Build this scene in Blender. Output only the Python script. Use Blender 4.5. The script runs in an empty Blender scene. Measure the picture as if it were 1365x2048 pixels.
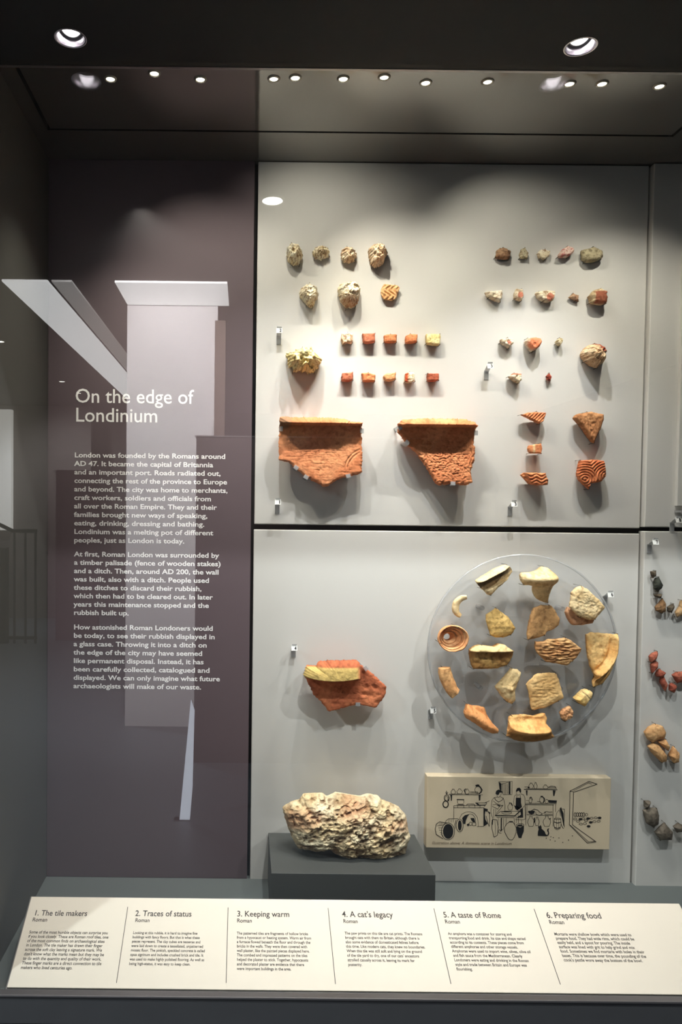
import bpy, bmesh, math, random
from mathutils import Vector, Matrix, noise, geometry

# ------------------------------------------------------------------ camera, world, exposure
C = bpy.context.scene.collection
F = 1500.0; CX, CY = 490.0, 1066.0; PITCH = .03; ROLL = .0108; EYE = 1.5
_r0 = Vector((1, 0, 0)); _u0 = Vector((0, math.sin(PITCH), math.cos(PITCH)))
FWD = Vector((0, math.cos(PITCH), -math.sin(PITCH)))
RIGHT = _r0 * math.cos(ROLL) + _u0 * math.sin(ROLL)
UPV = -_r0 * math.sin(ROLL) + _u0 * math.cos(ROLL)
cam = bpy.data.cameras.new('camera'); camo = bpy.data.objects.new('camera', cam); C.objects.link(camo)
m = Matrix((RIGHT, UPV, -FWD)).transposed().to_4x4(); m.translation = Vector((0, 0, EYE))
camo.matrix_world = m
cam.sensor_fit = 'VERTICAL'; cam.sensor_height = 24; cam.sensor_width = 36; cam.lens = 24 * F / 2048
cam.shift_x = (682.5 - CX) / 2048; cam.shift_y = (CY - 1024) / 2048
cam.clip_start = .02; cam.clip_end = 60
bpy.context.scene.camera = camo
sc = bpy.context.scene
sc.view_settings.view_transform = 'Standard'; sc.view_settings.look = 'None'
sc.view_settings.gamma = 1; sc.view_settings.use_curve_mapping = False
sc.view_settings.exposure = 0.0
sc.cycles.use_denoising = True
sc.cycles.max_bounces = 8; sc.cycles.transparent_max_bounces = 16
sc.cycles.caustics_reflective = False; sc.cycles.caustics_refractive = False
w = bpy.data.worlds.new('world'); sc.world = w; w.use_nodes = True
w.node_tree.nodes['Background'].inputs[0].default_value = (.02, .02, .02, 1)
w.node_tree.nodes['Background'].inputs[1].default_value = 1.0

def ray(px, py):
    return RIGHT * ((px - CX) / F) - UPV * ((py - CY) / F) + FWD
def UP(px, py, y):
    """the point on the vertical plane at distance y that lies at this place of the photograph"""
    d = ray(px, py); return Vector((0, 0, EYE)) + d * (y / d.y)
def UZ(px, py, z):
    """the same on a horizontal plane at height z"""
    d = ray(px, py); return Vector((0, 0, EYE)) + d * ((z - EYE) / d.z)

YB = 1.95            # front face of the white backing panels
YG = 1.455           # glass
ZF = EYE - .971      # deck of the case
ZC = UP(600, 323, YB).z     # ceiling of the case
XL = UP(95, 1000, YB).x     # left side wall
XR = 2.3
ZTOP = UP(600, 128, YG).z   # underside of the fascia

# ------------------------------------------------------------------ helpers
def S(r, g, b):
    f = lambda c: ((c / 255 + .055) / 1.055) ** 2.4 if c > 10 else c / 255 / 12.92
    return (f(r), f(g), f(b))

def new_mat(name):
    mt = bpy.data.materials.new(name); mt.use_nodes = True
    return mt, mt.node_tree, mt.node_tree.nodes['Principled BSDF']

def plain(name, col, rough=.6, metal=0, var=.06, scale=30, bump=0, bscale=200, spec=.5, emit=0):
    mt, nt, b = new_mat(name)
    tc = nt.nodes.new('ShaderNodeTexCoord')
    n = nt.nodes.new('ShaderNodeTexNoise'); n.inputs['Scale'].default_value = scale; n.inputs['Detail'].default_value = 6
    nt.links.new(tc.outputs['Object'], n.inputs['Vector'])
    r = nt.nodes.new('ShaderNodeMapRange'); r.inputs['To Min'].default_value = 1 - var; r.inputs['To Max'].default_value = 1 + var
    nt.links.new(n.outputs['Fac'], r.inputs['Value'])
    mx = nt.nodes.new('ShaderNodeVectorMath'); mx.operation = 'SCALE'
    mx.inputs[0].default_value = col; nt.links.new(r.outputs[0], mx.inputs['Scale'])
    nt.links.new(mx.outputs[0], b.inputs['Base Color'])
    b.inputs['Roughness'].default_value = rough; b.inputs['Metallic'].default_value = metal
    b.inputs['Specular IOR Level'].default_value = spec
    if emit:
        b.inputs['Emission Color'].default_value = (*col, 1); b.inputs['Emission Strength'].default_value = emit
    if bump:
        n2 = nt.nodes.new('ShaderNodeTexNoise'); n2.inputs['Scale'].default_value = bscale; n2.inputs['Detail'].default_value = 8
        nt.links.new(tc.outputs['Object'], n2.inputs['Vector'])
        bp = nt.nodes.new('ShaderNodeBump'); bp.inputs['Strength'].default_value = bump; bp.inputs['Distance'].default_value = .002
        nt.links.new(n2.outputs['Fac'], bp.inputs['Height']); nt.links.new(bp.outputs[0], b.inputs['Normal'])
    return mt

def tinted(name, rough=.9, bump=.6, bscale=260, var=.22, scale=180):
    """a fired or mineral surface: its own colours come from the colour attribute, grain from noise"""
    mt, nt, b = new_mat(name)
    at = nt.nodes.new('ShaderNodeAttribute'); at.attribute_name = 'tint'
    tc = nt.nodes.new('ShaderNodeTexCoord')
    n = nt.nodes.new('ShaderNodeTexNoise'); n.inputs['Scale'].default_value = scale; n.inputs['Detail'].default_value = 8
    n.inputs['Roughness'].default_value = .7
    nt.links.new(tc.outputs['Object'], n.inputs['Vector'])
    r = nt.nodes.new('ShaderNodeMapRange'); r.inputs['From Min'].default_value = .3; r.inputs['From Max'].default_value = .7
    r.inputs['To Min'].default_value = 1 - var; r.inputs['To Max'].default_value = 1 + var
    nt.links.new(n.outputs['Fac'], r.inputs['Value'])
    mx = nt.nodes.new('ShaderNodeVectorMath'); mx.operation = 'SCALE'
    nt.links.new(at.outputs['Color'], mx.inputs[0]); nt.links.new(r.outputs[0], mx.inputs['Scale'])
    nt.links.new(mx.outputs[0], b.inputs['Base Color'])
    b.inputs['Roughness'].default_value = rough; b.inputs['Specular IOR Level'].default_value = .25
    n2 = nt.nodes.new('ShaderNodeTexNoise'); n2.inputs['Scale'].default_value = bscale; n2.inputs['Detail'].default_value = 9
    n2.inputs['Roughness'].default_value = .65
    nt.links.new(tc.outputs['Object'], n2.inputs['Vector'])
    bp = nt.nodes.new('ShaderNodeBump'); bp.inputs['Strength'].default_value = bump; bp.inputs['Distance'].default_value = .003
    nt.links.new(n2.outputs['Fac'], bp.inputs['Height']); nt.links.new(bp.outputs[0], b.inputs['Normal'])
    return mt

def clear(name, tint=(.95, .96, .95), refl0=.05, refl1=.9, rough=0.0, diff=0, dcol=(.7, .7, .7)):
    """clear sheet: lets light through, mirrors at its surface (more at grazing angles)"""
    mt = bpy.data.materials.new(name); mt.use_nodes = True; nt = mt.node_tree; nt.nodes.clear()
    out = nt.nodes.new('ShaderNodeOutputMaterial')
    tr = nt.nodes.new('ShaderNodeBsdfTransparent'); tr.inputs[0].default_value = (*tint, 1)
    gl = nt.nodes.new('ShaderNodeBsdfGlossy'); gl.inputs['Roughness'].default_value = rough
    lw = nt.nodes.new('ShaderNodeLayerWeight'); lw.inputs[0].default_value = .5
    pw = nt.nodes.new('ShaderNodeMath'); pw.operation = 'POWER'; pw.inputs[1].default_value = 5
    nt.links.new(lw.outputs['Facing'], pw.inputs[0])
    mr = nt.nodes.new('ShaderNodeMapRange'); mr.inputs['To Min'].default_value = refl0; mr.inputs['To Max'].default_value = refl1
    nt.links.new(pw.outputs[0], mr.inputs['Value'])
    base = tr
    if diff:
        df = nt.nodes.new('ShaderNodeBsdfDiffuse'); df.inputs[0].default_value = (*dcol, 1)
        m0 = nt.nodes.new('ShaderNodeMixShader'); m0.inputs[0].default_value = diff
        nt.links.new(tr.outputs[0], m0.inputs[1]); nt.links.new(df.outputs[0], m0.inputs[2]); base = m0
    mx = nt.nodes.new('ShaderNodeMixShader')
    nt.links.new(mr.outputs[0], mx.inputs[0]); nt.links.new(base.outputs[0], mx.inputs[1]); nt.links.new(gl.outputs[0], mx.inputs[2])
    nt.links.new(mx.outputs[0], out.inputs[0])
    return mt

def glow(name, col, strength):
    mt = bpy.data.materials.new(name); mt.use_nodes = True; nt = mt.node_tree
    b = nt.nodes['Principled BSDF']; b.inputs['Base Color'].default_value = (.8, .8, .8, 1)
    b.inputs['Emission Color'].default_value = (*col, 1); b.inputs['Emission Strength'].default_value = strength
    return mt

def link(name, me, mat, parent=None, loc=(0, 0, 0), smooth=False):
    if mat is not None: me.materials.append(mat)
    if smooth:
        me.polygons.foreach_set('use_smooth', [True] * len(me.polygons))
    o = bpy.data.objects.new(name, me); C.objects.link(o); o.location = loc
    if parent: o.parent = parent
    return o

def tag(o, label=None, cat=None, group=None, kind=None):
    if label: o['label'] = label
    if cat: o['category'] = cat
    if group: o['group'] = group
    if kind: o['kind'] = kind
    return o

def empty(name, loc, label=None, cat=None, group=None, kind=None):
    o = bpy.data.objects.new(name, None); C.objects.link(o); o.location = loc; o.empty_display_size = .05
    return tag(o, label, cat, group, kind)

def add_box(bm, a, b, mat4=None, bevel=0):
    a = Vector(a); b = Vector(b)
    g = bmesh.ops.create_cube(bm, size=1)
    vs = g['verts']
    for v in vs:
        v.co = Vector([(a[i] + b[i]) / 2 + v.co[i] * (b[i] - a[i]) for i in range(3)])
    if bevel:
        es = {e for v in vs for e in v.link_edges}
        r = bmesh.ops.bevel(bm, geom=list(es), offset=bevel, segments=2, affect='EDGES', profile=.5)
        vs = list({v for f in r['faces'] for v in f.verts} | {v for v in vs if v.is_valid})
    if mat4:
        for v in vs: v.co = mat4 @ v.co
def box(name, a, b, mat, parent=None, bevel=0, mat4=None):
    bm = bmesh.new(); add_box(bm, a, b, mat4, bevel)
    off = parent.location if parent else Vector()
    me = bpy.data.meshes.new(name)
    for v in bm.verts: v.co -= off
    bm.to_mesh(me); bm.free()
    return link(name, me, mat, parent)

def prism(name, pts, y0, y1, mat, parent=None):
    """a flat outline in the x-z plane with a thickness from y0 to y1"""
    off = parent.location if parent else Vector(); n = len(pts)
    vs = [Vector((p[0], y0, p[1])) - off for p in pts] + [Vector((p[0], y1, p[1])) - off for p in pts]
    fs = [list(range(n)), list(range(2 * n - 1, n - 1, -1))] + [[i, i + n, (i + 1) % n + n, (i + 1) % n] for i in range(n)]
    me = bpy.data.meshes.new(name); me.from_pydata(vs, [], fs); me.update()
    bm = bmesh.new(); bm.from_mesh(me); bmesh.ops.recalc_face_normals(bm, faces=bm.faces); bm.to_mesh(me); bm.free()
    return link(name, me, mat, parent)

def tube_mesh(name, path, rad, seg=6, caps=True, flat=1.0):
    vs, fs = [], []
    P = [Vector(p) for p in path]; n = len(P)
    rads = rad if isinstance(rad, (list, tuple)) else [rad] * n
    for i, p in enumerate(P):
        d = (P[min(i + 1, n - 1)] - P[max(i - 1, 0)]).normalized()
        a = d.cross(Vector((0, 1, 0)))
        if a.length < .05: a = d.cross(Vector((0, 0, 1)))
        a.normalize(); b = d.cross(a)
        for k in range(seg):
            th = 2 * math.pi * k / seg
            vs.append(p + a * math.cos(th) * rads[i] + b * math.sin(th) * rads[i] * flat)
    for i in range(n - 1):
        for k in range(seg):
            k2 = (k + 1) % seg
            fs.append((i * seg + k, i * seg + k2, (i + 1) * seg + k2, (i + 1) * seg + k))
    if caps:
        fs.append(tuple(range(seg - 1, -1, -1))); fs.append(tuple((n - 1) * seg + k for k in range(seg)))
    me = bpy.data.meshes.new(name); me.from_pydata([tuple(v) for v in vs], [], fs)
    return me

def lathe_mesh(name, prof, seg=32, axis_loc=(0, 0, 0), rot=None, wob=0, seed=0):
    """prof: list of (radius, height); turned about z"""
    vs, fs = [], []; n = len(prof)
    for i, (r, h) in enumerate(prof):
        for k in range(seg):
            a = 2 * math.pi * k / seg
            rr = r * (1 + wob * noise.noise(Vector((math.cos(a) * 2, math.sin(a) * 2, i * .35 + seed))))
            v = Vector((rr * math.cos(a), rr * math.sin(a), h))
            vs.append(v)
    for i in range(n - 1):
        for k in range(seg):
            k2 = (k + 1) % seg
            fs.append((i * seg + k, i * seg + k2, (i + 1) * seg + k2, (i + 1) * seg + k))
    if rot is not None: vs = [rot @ v for v in vs]
    me = bpy.data.meshes.new(name); me.from_pydata([tuple(v + Vector(axis_loc)) for v in vs], [], fs)
    return me

# ------------------------------------------------------------------ materials
M = {}
M['panel'] = plain('white_painted_panel', S(205, 202, 196), .75, var=.015, scale=8, bump=.05, bscale=500)
M['panel_edge'] = plain('white_panel_edge', S(236, 234, 226), .5, var=.01)
M['mauve'] = plain('mauve_panel', S(94, 79, 84), .7, var=.02, scale=10)
M['mauve_strip'] = plain('mauve_reveal', S(120, 108, 108), .6, var=.03)
M['black'] = plain('black_gap', S(10, 10, 10), .9, var=0)
M['case_grey'] = plain('dark_grey_case', S(84, 86, 82), .5, var=.05, scale=12)
M['side'] = plain('grey_side_wall', S(78, 77, 73), .6, var=.03, scale=6)
M['deck'] = plain('grey_deck', S(92, 97, 95), .55, var=.05, scale=10)
M['plinth'] = plain('slate_plinth', S(70, 71, 68), .6, var=.04, scale=15)
M['base'] = plain('charcoal_base', S(66, 68, 70), .55, var=.1, scale=25)
M['metal'] = plain('brushed_metal', S(140, 136, 135), .35, metal=.8, var=.05)
M['pin'] = plain('dark_brass_pin', S(78, 64, 42), .45, metal=.6, var=.1)
M['soffit'] = plain('near_black_soffit', S(30, 29, 26), .8, var=.15, scale=60)
M['cream'] = plain('cream_board', S(238, 226, 208), .55, var=.012)
M['beige'] = plain('beige_board', S(214, 196, 166), .6, var=.02)
M['ink'] = plain('dark_ink', S(62, 54, 50), .7, var=0)
M['ink2'] = plain('black_ink', S(14, 12, 12), .7, var=0)
M['cap'] = plain('grey_ink', S(120, 102, 82), .7, var=0)
M['white'] = plain('white_letters', S(250, 246, 244), .6, var=0)
M['tagwhite'] = plain('white_tag_face', S(225, 224, 220), .6, var=.01)
M['terra'] = tinted('terracotta', bump=.32, bscale=230, var=.2, scale=120)
M['rubble'] = tinted('mortar_rubble', bump=.6, bscale=300, var=.34, scale=330)
M['plaster'] = tinted('painted_plaster', bump=.6, bscale=300, var=.22, scale=260)
M['buff'] = tinted('buff_pottery', rough=.8, bump=.5, bscale=200, var=.22, scale=110)
M['stone'] = tinted('weathered_stone', bump=1.0, bscale=110, var=.42, scale=110)
M['glass'] = clear('case_glass', (.97, .985, .98), .085, .9)
M['acryl'] = clear('clear_acrylic', (.95, .955, .96), .04, .8, rough=.1, diff=.10, dcol=(.7, .7, .7))
M['acryl_rim'] = clear('acrylic_rim', (.82, .83, .83), .12, .9, rough=.15, diff=.35, dcol=(.75, .75, .75))

# glossy ceiling of the case: paint with a lacquer that mirrors the panels below it
mt, nt, b = new_mat('lacquered_ceiling')
b.inputs['Base Color'].default_value = (*S(70, 67, 62), 1); b.inputs['Roughness'].default_value = .55
gl = nt.nodes.new('ShaderNodeBsdfGlossy'); gl.inputs['Roughness'].default_value = .07; gl.inputs[0].default_value = (1, .98, .94, 1)
mxs = nt.nodes.new('ShaderNodeMixShader'); mxs.inputs[0].default_value = .24
nt.links.new(b.outputs[0], mxs.inputs[1]); nt.links.new(gl.outputs[0], mxs.inputs[2])
nt.links.new(mxs.outputs[0], nt.nodes['Material Output'].inputs[0])
M['lacq'] = mt

# ------------------------------------------------------------------ the room in front of the case (seen mirrored in the glass)
def VM(px, py, zv):
    """real place of what the glass shows at this pixel, if its image lies zv away"""
    p = UP(px, py, zv); p.y = 2 * YG - zv; return p
ZRC = EYE + 1.4
M['room_ceiling'] = plain('dark_room_ceiling', S(58, 54, 50), .9, var=.04)
M['room_floor'] = plain('blue_grey_floor', S(92, 98, 104), .45, var=.12, scale=3)
M['room_wall'] = plain('grey_room_wall', S(112, 104, 100), .85, var=.05)
M['room_white'] = plain('bright_plaster_wall', S(232, 228, 228), .85, var=.02)
M['brown'] = plain('brown_stone', S(110, 92, 82), .8, var=.3, scale=6)
M['dark_case'] = plain('dark_cabinet', S(48, 38, 36), .5, var=.06)
st = lambda o: tag(o, kind='structure')
st(box('floor', (-4, -8, -.1), (4, 2.1, 0), M['room_floor']))
st(box('ceiling', (-4, -8, ZRC), (4, 1.13, ZRC + .1), M['room_ceiling']))
st(box('wall_left', (-4.1, -8, 0), (-4, 2.1, ZRC), M['room_wall']))
st(box('wall_right', (4, -8, 0), (4.1, 2.1, ZRC), M['room_wall']))
st(box('wall_rear', (-4, -8.1, 0), (4, -8, ZRC), M['room_wall']))
st(box('wall_front', (-4, 2.0, 0), (4, 2.1, ZRC), M['side']))
# the low soffit over the visitor's head, with two recessed lamps
ZS = ZTOP - .004
def soffit():
    hs = [UZ(141, 76, ZS), UZ(1162, 93, ZS)]
    bm = bmesh.new()
    x0, x1, y0, y1 = -4, 4, 1.12, YG + .0
    # plate with two round holes, cut from rings
    loops = []
    out = [bm.verts.new((x0, y0, ZS)), bm.verts.new((x1, y0, ZS)), bm.verts.new((x1, y1, ZS)), bm.verts.new((x0, y1, ZS))]
    es = [bm.edges.new((out[i], out[(i + 1) % 4])) for i in range(4)]
    for h in hs:
        ring = [bm.verts.new((h.x + .026 * math.cos(2 * math.pi * k / 28), h.y + .026 * math.sin(2 * math.pi * k / 28), ZS)) for k in range(28)]
        es += [bm.edges.new((ring[i], ring[(i + 1) % 28])) for i in range(28)]
    bmesh.ops.triangle_fill(bm, edges=es, use_beauty=True)
    add_box(bm, (x0, y0 - .02, ZS), (x1, y0, ZRC)); 
    add_box(bm, (x0, y0, ZRC - .02), (x1, YG + .56, ZRC))
    me = bpy.data.meshes.new('ceiling'); bm.to_mesh(me); bm.free()
    st(link('ceiling_soffit', me, M['soffit']))
    for i, h in enumerate(hs):
        r = empty('recessed_downlight', (h.x, h.y, ZS), ['round recessed downlight in the black soffit above the mauve text panel',
              'round recessed downlight in the black soffit at the top right'][i], 'downlight', 'downlights in the black soffit')
        link('recess_ring', lathe_mesh('ring', [(.029, -.001), (.026, -.0015), (.0255, .0), (.0252, .012), (.0245, .022)], 32), plain('chrome_recess', S(225, 220, 225), .25, metal=.9, var=.02), r, smooth=True)
        link('housing', lathe_mesh('housing', [(.0262, .0), (.0262, .05), (.001, .05)], 24), M['black'], r)
        tilt = Matrix.Rotation(math.radians(-34), 3, 'X')
        link('inner_ring', lathe_mesh('iring', [(.0195, -.001), (.0215, -.002), (.0218, .004), (.0195, .004)], 32, axis_loc=(0, .004, .025), rot=tilt), M['metal'], r, smooth=True)
        link('lamp_lens', lathe_mesh('lens', [(.0192, .0), (.012, -.003), (.0005, -.004)], 28, axis_loc=(0, .004, .025), rot=tilt), glow('white_lamp', (1, .97, .98), 9), r, smooth=True)
soffit()

# pale ceiling bands given a glow and the white wall behind the viewer
zv0 = F * 1.4 / (UP(0, 0, 1).z * 0 + 451)
M['strip_glow'] = glow('lit_ceiling_strip', (.95, .95, .95), 3.2)
M['strip_glow_dim'] = glow('dim_ceiling_strip', (.9, .85, .8), .8)
def strip(name, x0, x1, ya, yb, mat):
    return st(box(name, (x0, ya, ZRC - .012), (x1, yb, ZRC), mat))
cxr = lambda px, zv: (px - 490) * zv / F
strip('trim_1', cxr(5, 4.66), cxr(95, 4.66), -7.9, -1.75, M['strip_glow'])
strip('trim_2', cxr(103, 4.66), cxr(143, 4.66), -7.9, -1.75, M['strip_glow_dim'])
strip('trim_3', cxr(228, 4.66), cxr(450, 4.66), -2.25, -1.75, M['strip_glow'])
wr = box('wall_partition', (cxr(253, 5.17), -2.37, 0), (cxr(432, 5.17), -2.26, ZRC - .013), M['room_white']); st(wr)
st(box('wall_column', (cxr(427, 5.1), -2.24, 0), (cxr(448, 5.1), -2.15, VM(430, 638, 5.0).z), M['brown']))
zz = EYE + .437
oc = empty('opposite_cabinet', (.4, -1.5, 0), 'dark cabinet with a thin bright top edge, mirrored faintly in the glass', 'cabinet')
box('body', (-.29, -1.9, 0.0), (1.09, -1.52, zz - .008), M['dark_case'], oc, .004)  # dark body also stands in for the viewer's own dark reflection
box('top_edge', (-.3, -1.9, zz - .008), (1.1, -1.515, zz), M['metal'], oc)
lb = empty('added_glow_board', (-.3, -.75, 0), 'narrow added glowing board behind the viewer, mirrored beside the text panel', 'board')
pa = [VM(362, 1633, 3.7), VM(382, 1633, 3.7), VM(388, 1560, 3.7), VM(392, 1410, 3.7), VM(385, 1390, 3.7)]
prism('board', [(p.x, p.z) for p in pa], -.72, -.70, glow('pale_streak_glow', (.75, .82, .95), 2.6), lb)  # invented board; its glow makes the pale streak in the glass
box('foot', (-.33, -.735, 0), (-.25, -.685, pa[0].z + .002), M['dark_case'], lb)
# railing and lit doorway far back on the left
rl = empty('stair_railing', (-2.5, -5.4, 0), 'black metal railing mirrored at the far left of the glass', 'railing')
yr = 2 * YG - 8.3
def bar(px, top, bot, r, nm='baluster'):
    a, b_ = VM(px, top, 8.3), VM(px, bot, 8.3)
    a.y = b_.y = yr
    link(nm, tube_mesh(nm, [b_ - rl.location, a - rl.location], r, 6), M['black'], rl)
for px in (-40, -20, 30, 52, 72): bar(px, 1064, 1313, .014)
bar(10, 1095, 1313, .05, 'post')
link('handrail', tube_mesh('handrail', [VM(75, 1062, 8.3).lerp(Vector((0, 0, 0)), 0) * 1 - rl.location, VM(27, 1062, 8.3) - rl.location, VM(-90, 1005, 8.3) - rl.location], .022, 6), M['black'], rl)
link('bottom_rail', tube_mesh('bottom_rail', [VM(75, 1275, 8.3) - rl.location, VM(-90, 1275, 8.3) - rl.location], .02, 6), M['black'], rl)
dw = VM(-70, 820, 10.2), VM(27, 1060, 10.2)
st(box('window_1', (dw[0].x, -7.3, dw[1].z), (dw[1].x, -7.2, dw[0].z), glow('daylit_window', (.95, .93, .86), 1.6)))
a = VM(0, 1060, 9.9); b_ = VM(45, 1060, 9.9)
st(box('wall_recess', (-4, -7.45, 0), (-2.1, -7.31, ZRC - .01), M['room_wall']))
st(box('door_1', (cxr(112, 8.5), -5.7, 0), (cxr(196, 8.5), -5.6, VM(112, 940, 8.5).z), plain('brown_door', S(70, 52, 54), .7)))

M['ceil_lamp'] = glow('ceiling_lamp', (1, .98, .9), 14)
M['ceil_lamp_b'] = glow('ceiling_lamp_bright', (1, .96, .86), 22)
def ceil_lamp(px, py, wpx, label, energy, mat='ceil_lamp'):
    d = ray(px, py); t = 1.4 / d.z; p = d * t; zv = p.y
    r = empty('ceiling_downlight', (p.x, 2 * YG - zv, ZRC), label, 'downlight', 'room downlights mirrored in the glass')
    R_ = wpx / 2 * zv / F
    link('lamp_trim', lathe_mesh('t', [(R_ * 1.25, 0), (R_ * 1.2, -.006), (R_, -.008), (R_, 0)], 28), M['metal'], r)
    link('lamp_lens', lathe_mesh('l', [(R_, -.004), (.001, -.005)], 28), M[mat], r)
    if energy:
        ld = bpy.data.lights.new('room_spot', 'SPOT'); ld.energy = energy; ld.spot_size = math.radians(105); ld.spot_blend = .7
        ld.shadow_soft_size = .05; ld.color = (1, .95, .88)
        lo = bpy.data.objects.new('room_spot', ld); C.objects.link(lo); lo.parent = r; lo.location = (0, 0, -.03)
    return r
ceil_lamp(545, 403, 40, 'round room downlight mirrored at the top left of the upper white panel', 5, 'ceil_lamp_b')
ceil_lamp(125, 763, 12, 'small room downlight mirrored just above the heading on the text panel', 20)
ceil_lamp(2, 683, 16, 'room downlight mirrored at the left edge of the picture', 20)
ceil_lamp(160, 786, 9, 'small room downlight mirrored over the first letter of the heading', 10)
def wash(loc, to, e, size=80, col=(1, .97, .97), r=.05):  # unseen spots without fittings, added to brighten case, white wall and room
    ld = bpy.data.lights.new('added_room_wash', 'SPOT'); ld.energy = e; ld.spot_size = math.radians(size); ld.spot_blend = .8
    ld.shadow_soft_size = r; ld.color = col
    lo = bpy.data.objects.new('added_room_wash', ld); C.objects.link(lo); lo.location = loc
    lo.rotation_euler = (Vector(to) - Vector(loc)).to_track_quat('-Z', 'Y').to_euler()
wash((.35, .65, 2.86), (.35, 1.95, .75), 95, 90, (.98, .98, 1), .012)
wash((1.25, .65, 2.86), (1.15, 1.95, .75), 95, 90, (.98, .98, 1), .012)
wash((-.5, -.6, 2.85), (-.5, -2.25, 1.9), 480, 100)
wash((-2.0, .3, 2.8), (-1.4, -.5, 0), 260, 150, (.85, .93, 1))
wash((-1.6, -2.6, 2.85), (-1.6, -2.9, 0), 330, 120, (.85, .93, 1))
wash((-2.4, -6.0, 2.8), (-2.4, -7.3, 1.2), 220, 110, (.95, .97, 1))

# ------------------------------------------------------------------ the display case
case = empty('display_case', (.6, 1.7, 0), 'tall built-in glass museum display case with a dark interior and lit back panels', 'display case')
XC0 = XL - .012
box('base_cabinet', (XC0 - 2.5, YG - .027, 0), (XR, 1.999, ZF - .03), M['base'], case)
box('deck', (XC0, YG - .01, ZF - .03), (XR, 1.999, ZF), M['deck'], case)
ZL = UP(600, 1996, YG - .03).z
box('base_upstand', (XC0 - 2.5, YG - .027, ZF - .031), (XR, YG - .0135, ZL - .0045), M['base'], case)
box('base_trim', (XC0 - 2.5, YG - .030, ZL - .0042), (XR, YG - .0125, ZL), M['metal'], case, .001)
box('left_side_panel', (XL - .02, YG + .01, ZF), (XL, 1.97, ZC), M['side'], case)
box('back_board', (XL - .02, 1.968, ZF), (XR, 1.998, ZC), M['black'], case)
box('side_wall_outer', (XC0 - 2.5, YG - .005, ZF - .03), (XL - .02, YG + .02, ZRC - .1), M['side'], case)
# ceiling: one lacquered sheet with a recessed shadow line running round it
gl_y = UZ(700, 265, ZC).y; gx0 = UZ(97, 257, ZC).x; gx1 = UZ(1345, 273, ZC).x; g = .004
ce = link('ceiling_panel', bpy.data.meshes.new('x'), None, case)
bm = bmesh.new()
t = .02
add_box(bm, (XL - .02, YG + .005, ZC), (gx0 - g, 1.998, ZC + t))
add_box(bm, (gx1 + g + .0, YG + .005, ZC), (XR, 1.998, ZC + t))
add_box(bm, (gx0 - g, gl_y + g, ZC), (gx1 + g, 1.998, ZC + t))
add_box(bm, (gx0 + g, YG + .005, ZC), (gx1 - g, gl_y - g, ZC + t))
for v in bm.verts: v.co -= case.location
bm.to_mesh(ce.data); bm.free(); ce.data.materials.append(M['lacq'])
box('ceiling_groove', (XL, YG + .005, ZC + t), (XR, 1.998, ZC + t + .01), M['black'], case)
box('fascia', (XC0 - 2.5, YG - .001, ZTOP), (XR, YG + .012, ZRC - .1), M['soffit'], case)
box('fascia_trim', (XC0, YG + .0125, ZTOP - .001), (XR, YG + .02, ZC), M['metal'], case)
box('glass_pane', (XC0 - 2.4, YG - .012, ZF - .0), (XR, YG - .0085, ZTOP), M['glass'], case)

# backing panels
def panel(px0t, px1t, y0, y1, px0b, px1b, label, yfront=YB, x1=None):
    a, b_ = UP(px0t, y0, YB), UP(px1t, y0, YB); c, d = UP(px0b, y1, YB), UP(px1b, y1, YB)
    xa = (a.x + c.x) / 2; xb = (b_.x + d.x) / 2 if x1 is None else x1
    r = empty('backing_panel', ((xa + xb) / 2, yfront, c.z), label, 'panel')
    box('panel_board', (xa, yfront, c.z), (xb, 1.9675, min(a.z, ZC - .001)), M['panel'], r, .0022)
    return xa, xb, a.z, c.z
pu = panel(517, 1300, 320, 1048.5, 509, 1281, 'upper white backing panel carrying the rubble lumps, mosaic cubes and tile fragments')
pl_ = panel(508, 1280, 1059, 1769, 500, 1262, 'lower white backing panel behind the round disc and the illustration board')
panel(1303, 1365, 320, 1054, 1285, 1365, 'upper white backing panel at the right edge, past the dark vertical gap', YB - .014, XR - .01)
panel(1284, 1365, 1062, 1775, 1266, 1365, 'lower white backing panel at the right edge, carrying small dark and red sherds', YB - .014, XR - .01)
tp = empty('text_panel', (-.25, YB, ZF), 'tall mauve text panel headed On the edge of Londinium', 'panel')
xa = XL; xb = UP(505, 1000, YB).x
box('panel_board', (xa, YB, ZF), (xb - .003, 1.9675, ZC), M['mauve'], tp, .0015)
# ------------------------------------------------------------------ lettering
def text_mesh(s, offset=0.0, shear=0.0):
    cu = bpy.data.curves.new('letters', 'FONT'); cu.body = s; cu.size = 1; cu.offset = offset; cu.shear = shear
    cu.resolution_u = 3
    o = bpy.data.objects.new('letters', cu); C.objects.link(o)
    dg = bpy.context.evaluated_depsgraph_get()
    me = bpy.data.meshes.new_from_object(o.evaluated_get(dg))
    vs = [v.co.copy() for v in me.vertices]; fs = [tuple(p.vertices) for p in me.polygons]
    bpy.data.objects.remove(o); bpy.data.curves.remove(cu); bpy.data.meshes.remove(me)
    return vs, fs
_widths = {}
def lines_part(name, lines, mat, parent, nrm, offset=0.0, shear=0.0):
    """lines: (string, origin, xdir, ydir, width or None, em height, xscale)"""
    V, Fs = [], []
    for s, o, xd, yd, wid, em, xs in lines:
        vs, fs = text_mesh(s, offset, shear)
        if not vs: continue
        w_ = max(v.x for v in vs)
        k = wid / w_ if wid else em * xs
        if em is None: em = k * xs
        n0 = len(V)
        for v in vs: V.append(o + xd * (v.x * k) + yd * (v.y * em) + nrm - parent.location)
        Fs += [tuple(i + n0 for i in f) for f in fs]
    me = bpy.data.meshes.new(name); me.from_pydata([tuple(v) for v in V], [], Fs)
    return link(name, me, mat, parent)
XD = Vector((1, 0, 0)); ZD = Vector((0, 0, 1)); NF = Vector((0, -.0006, 0))
PXM = YB / F
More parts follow.
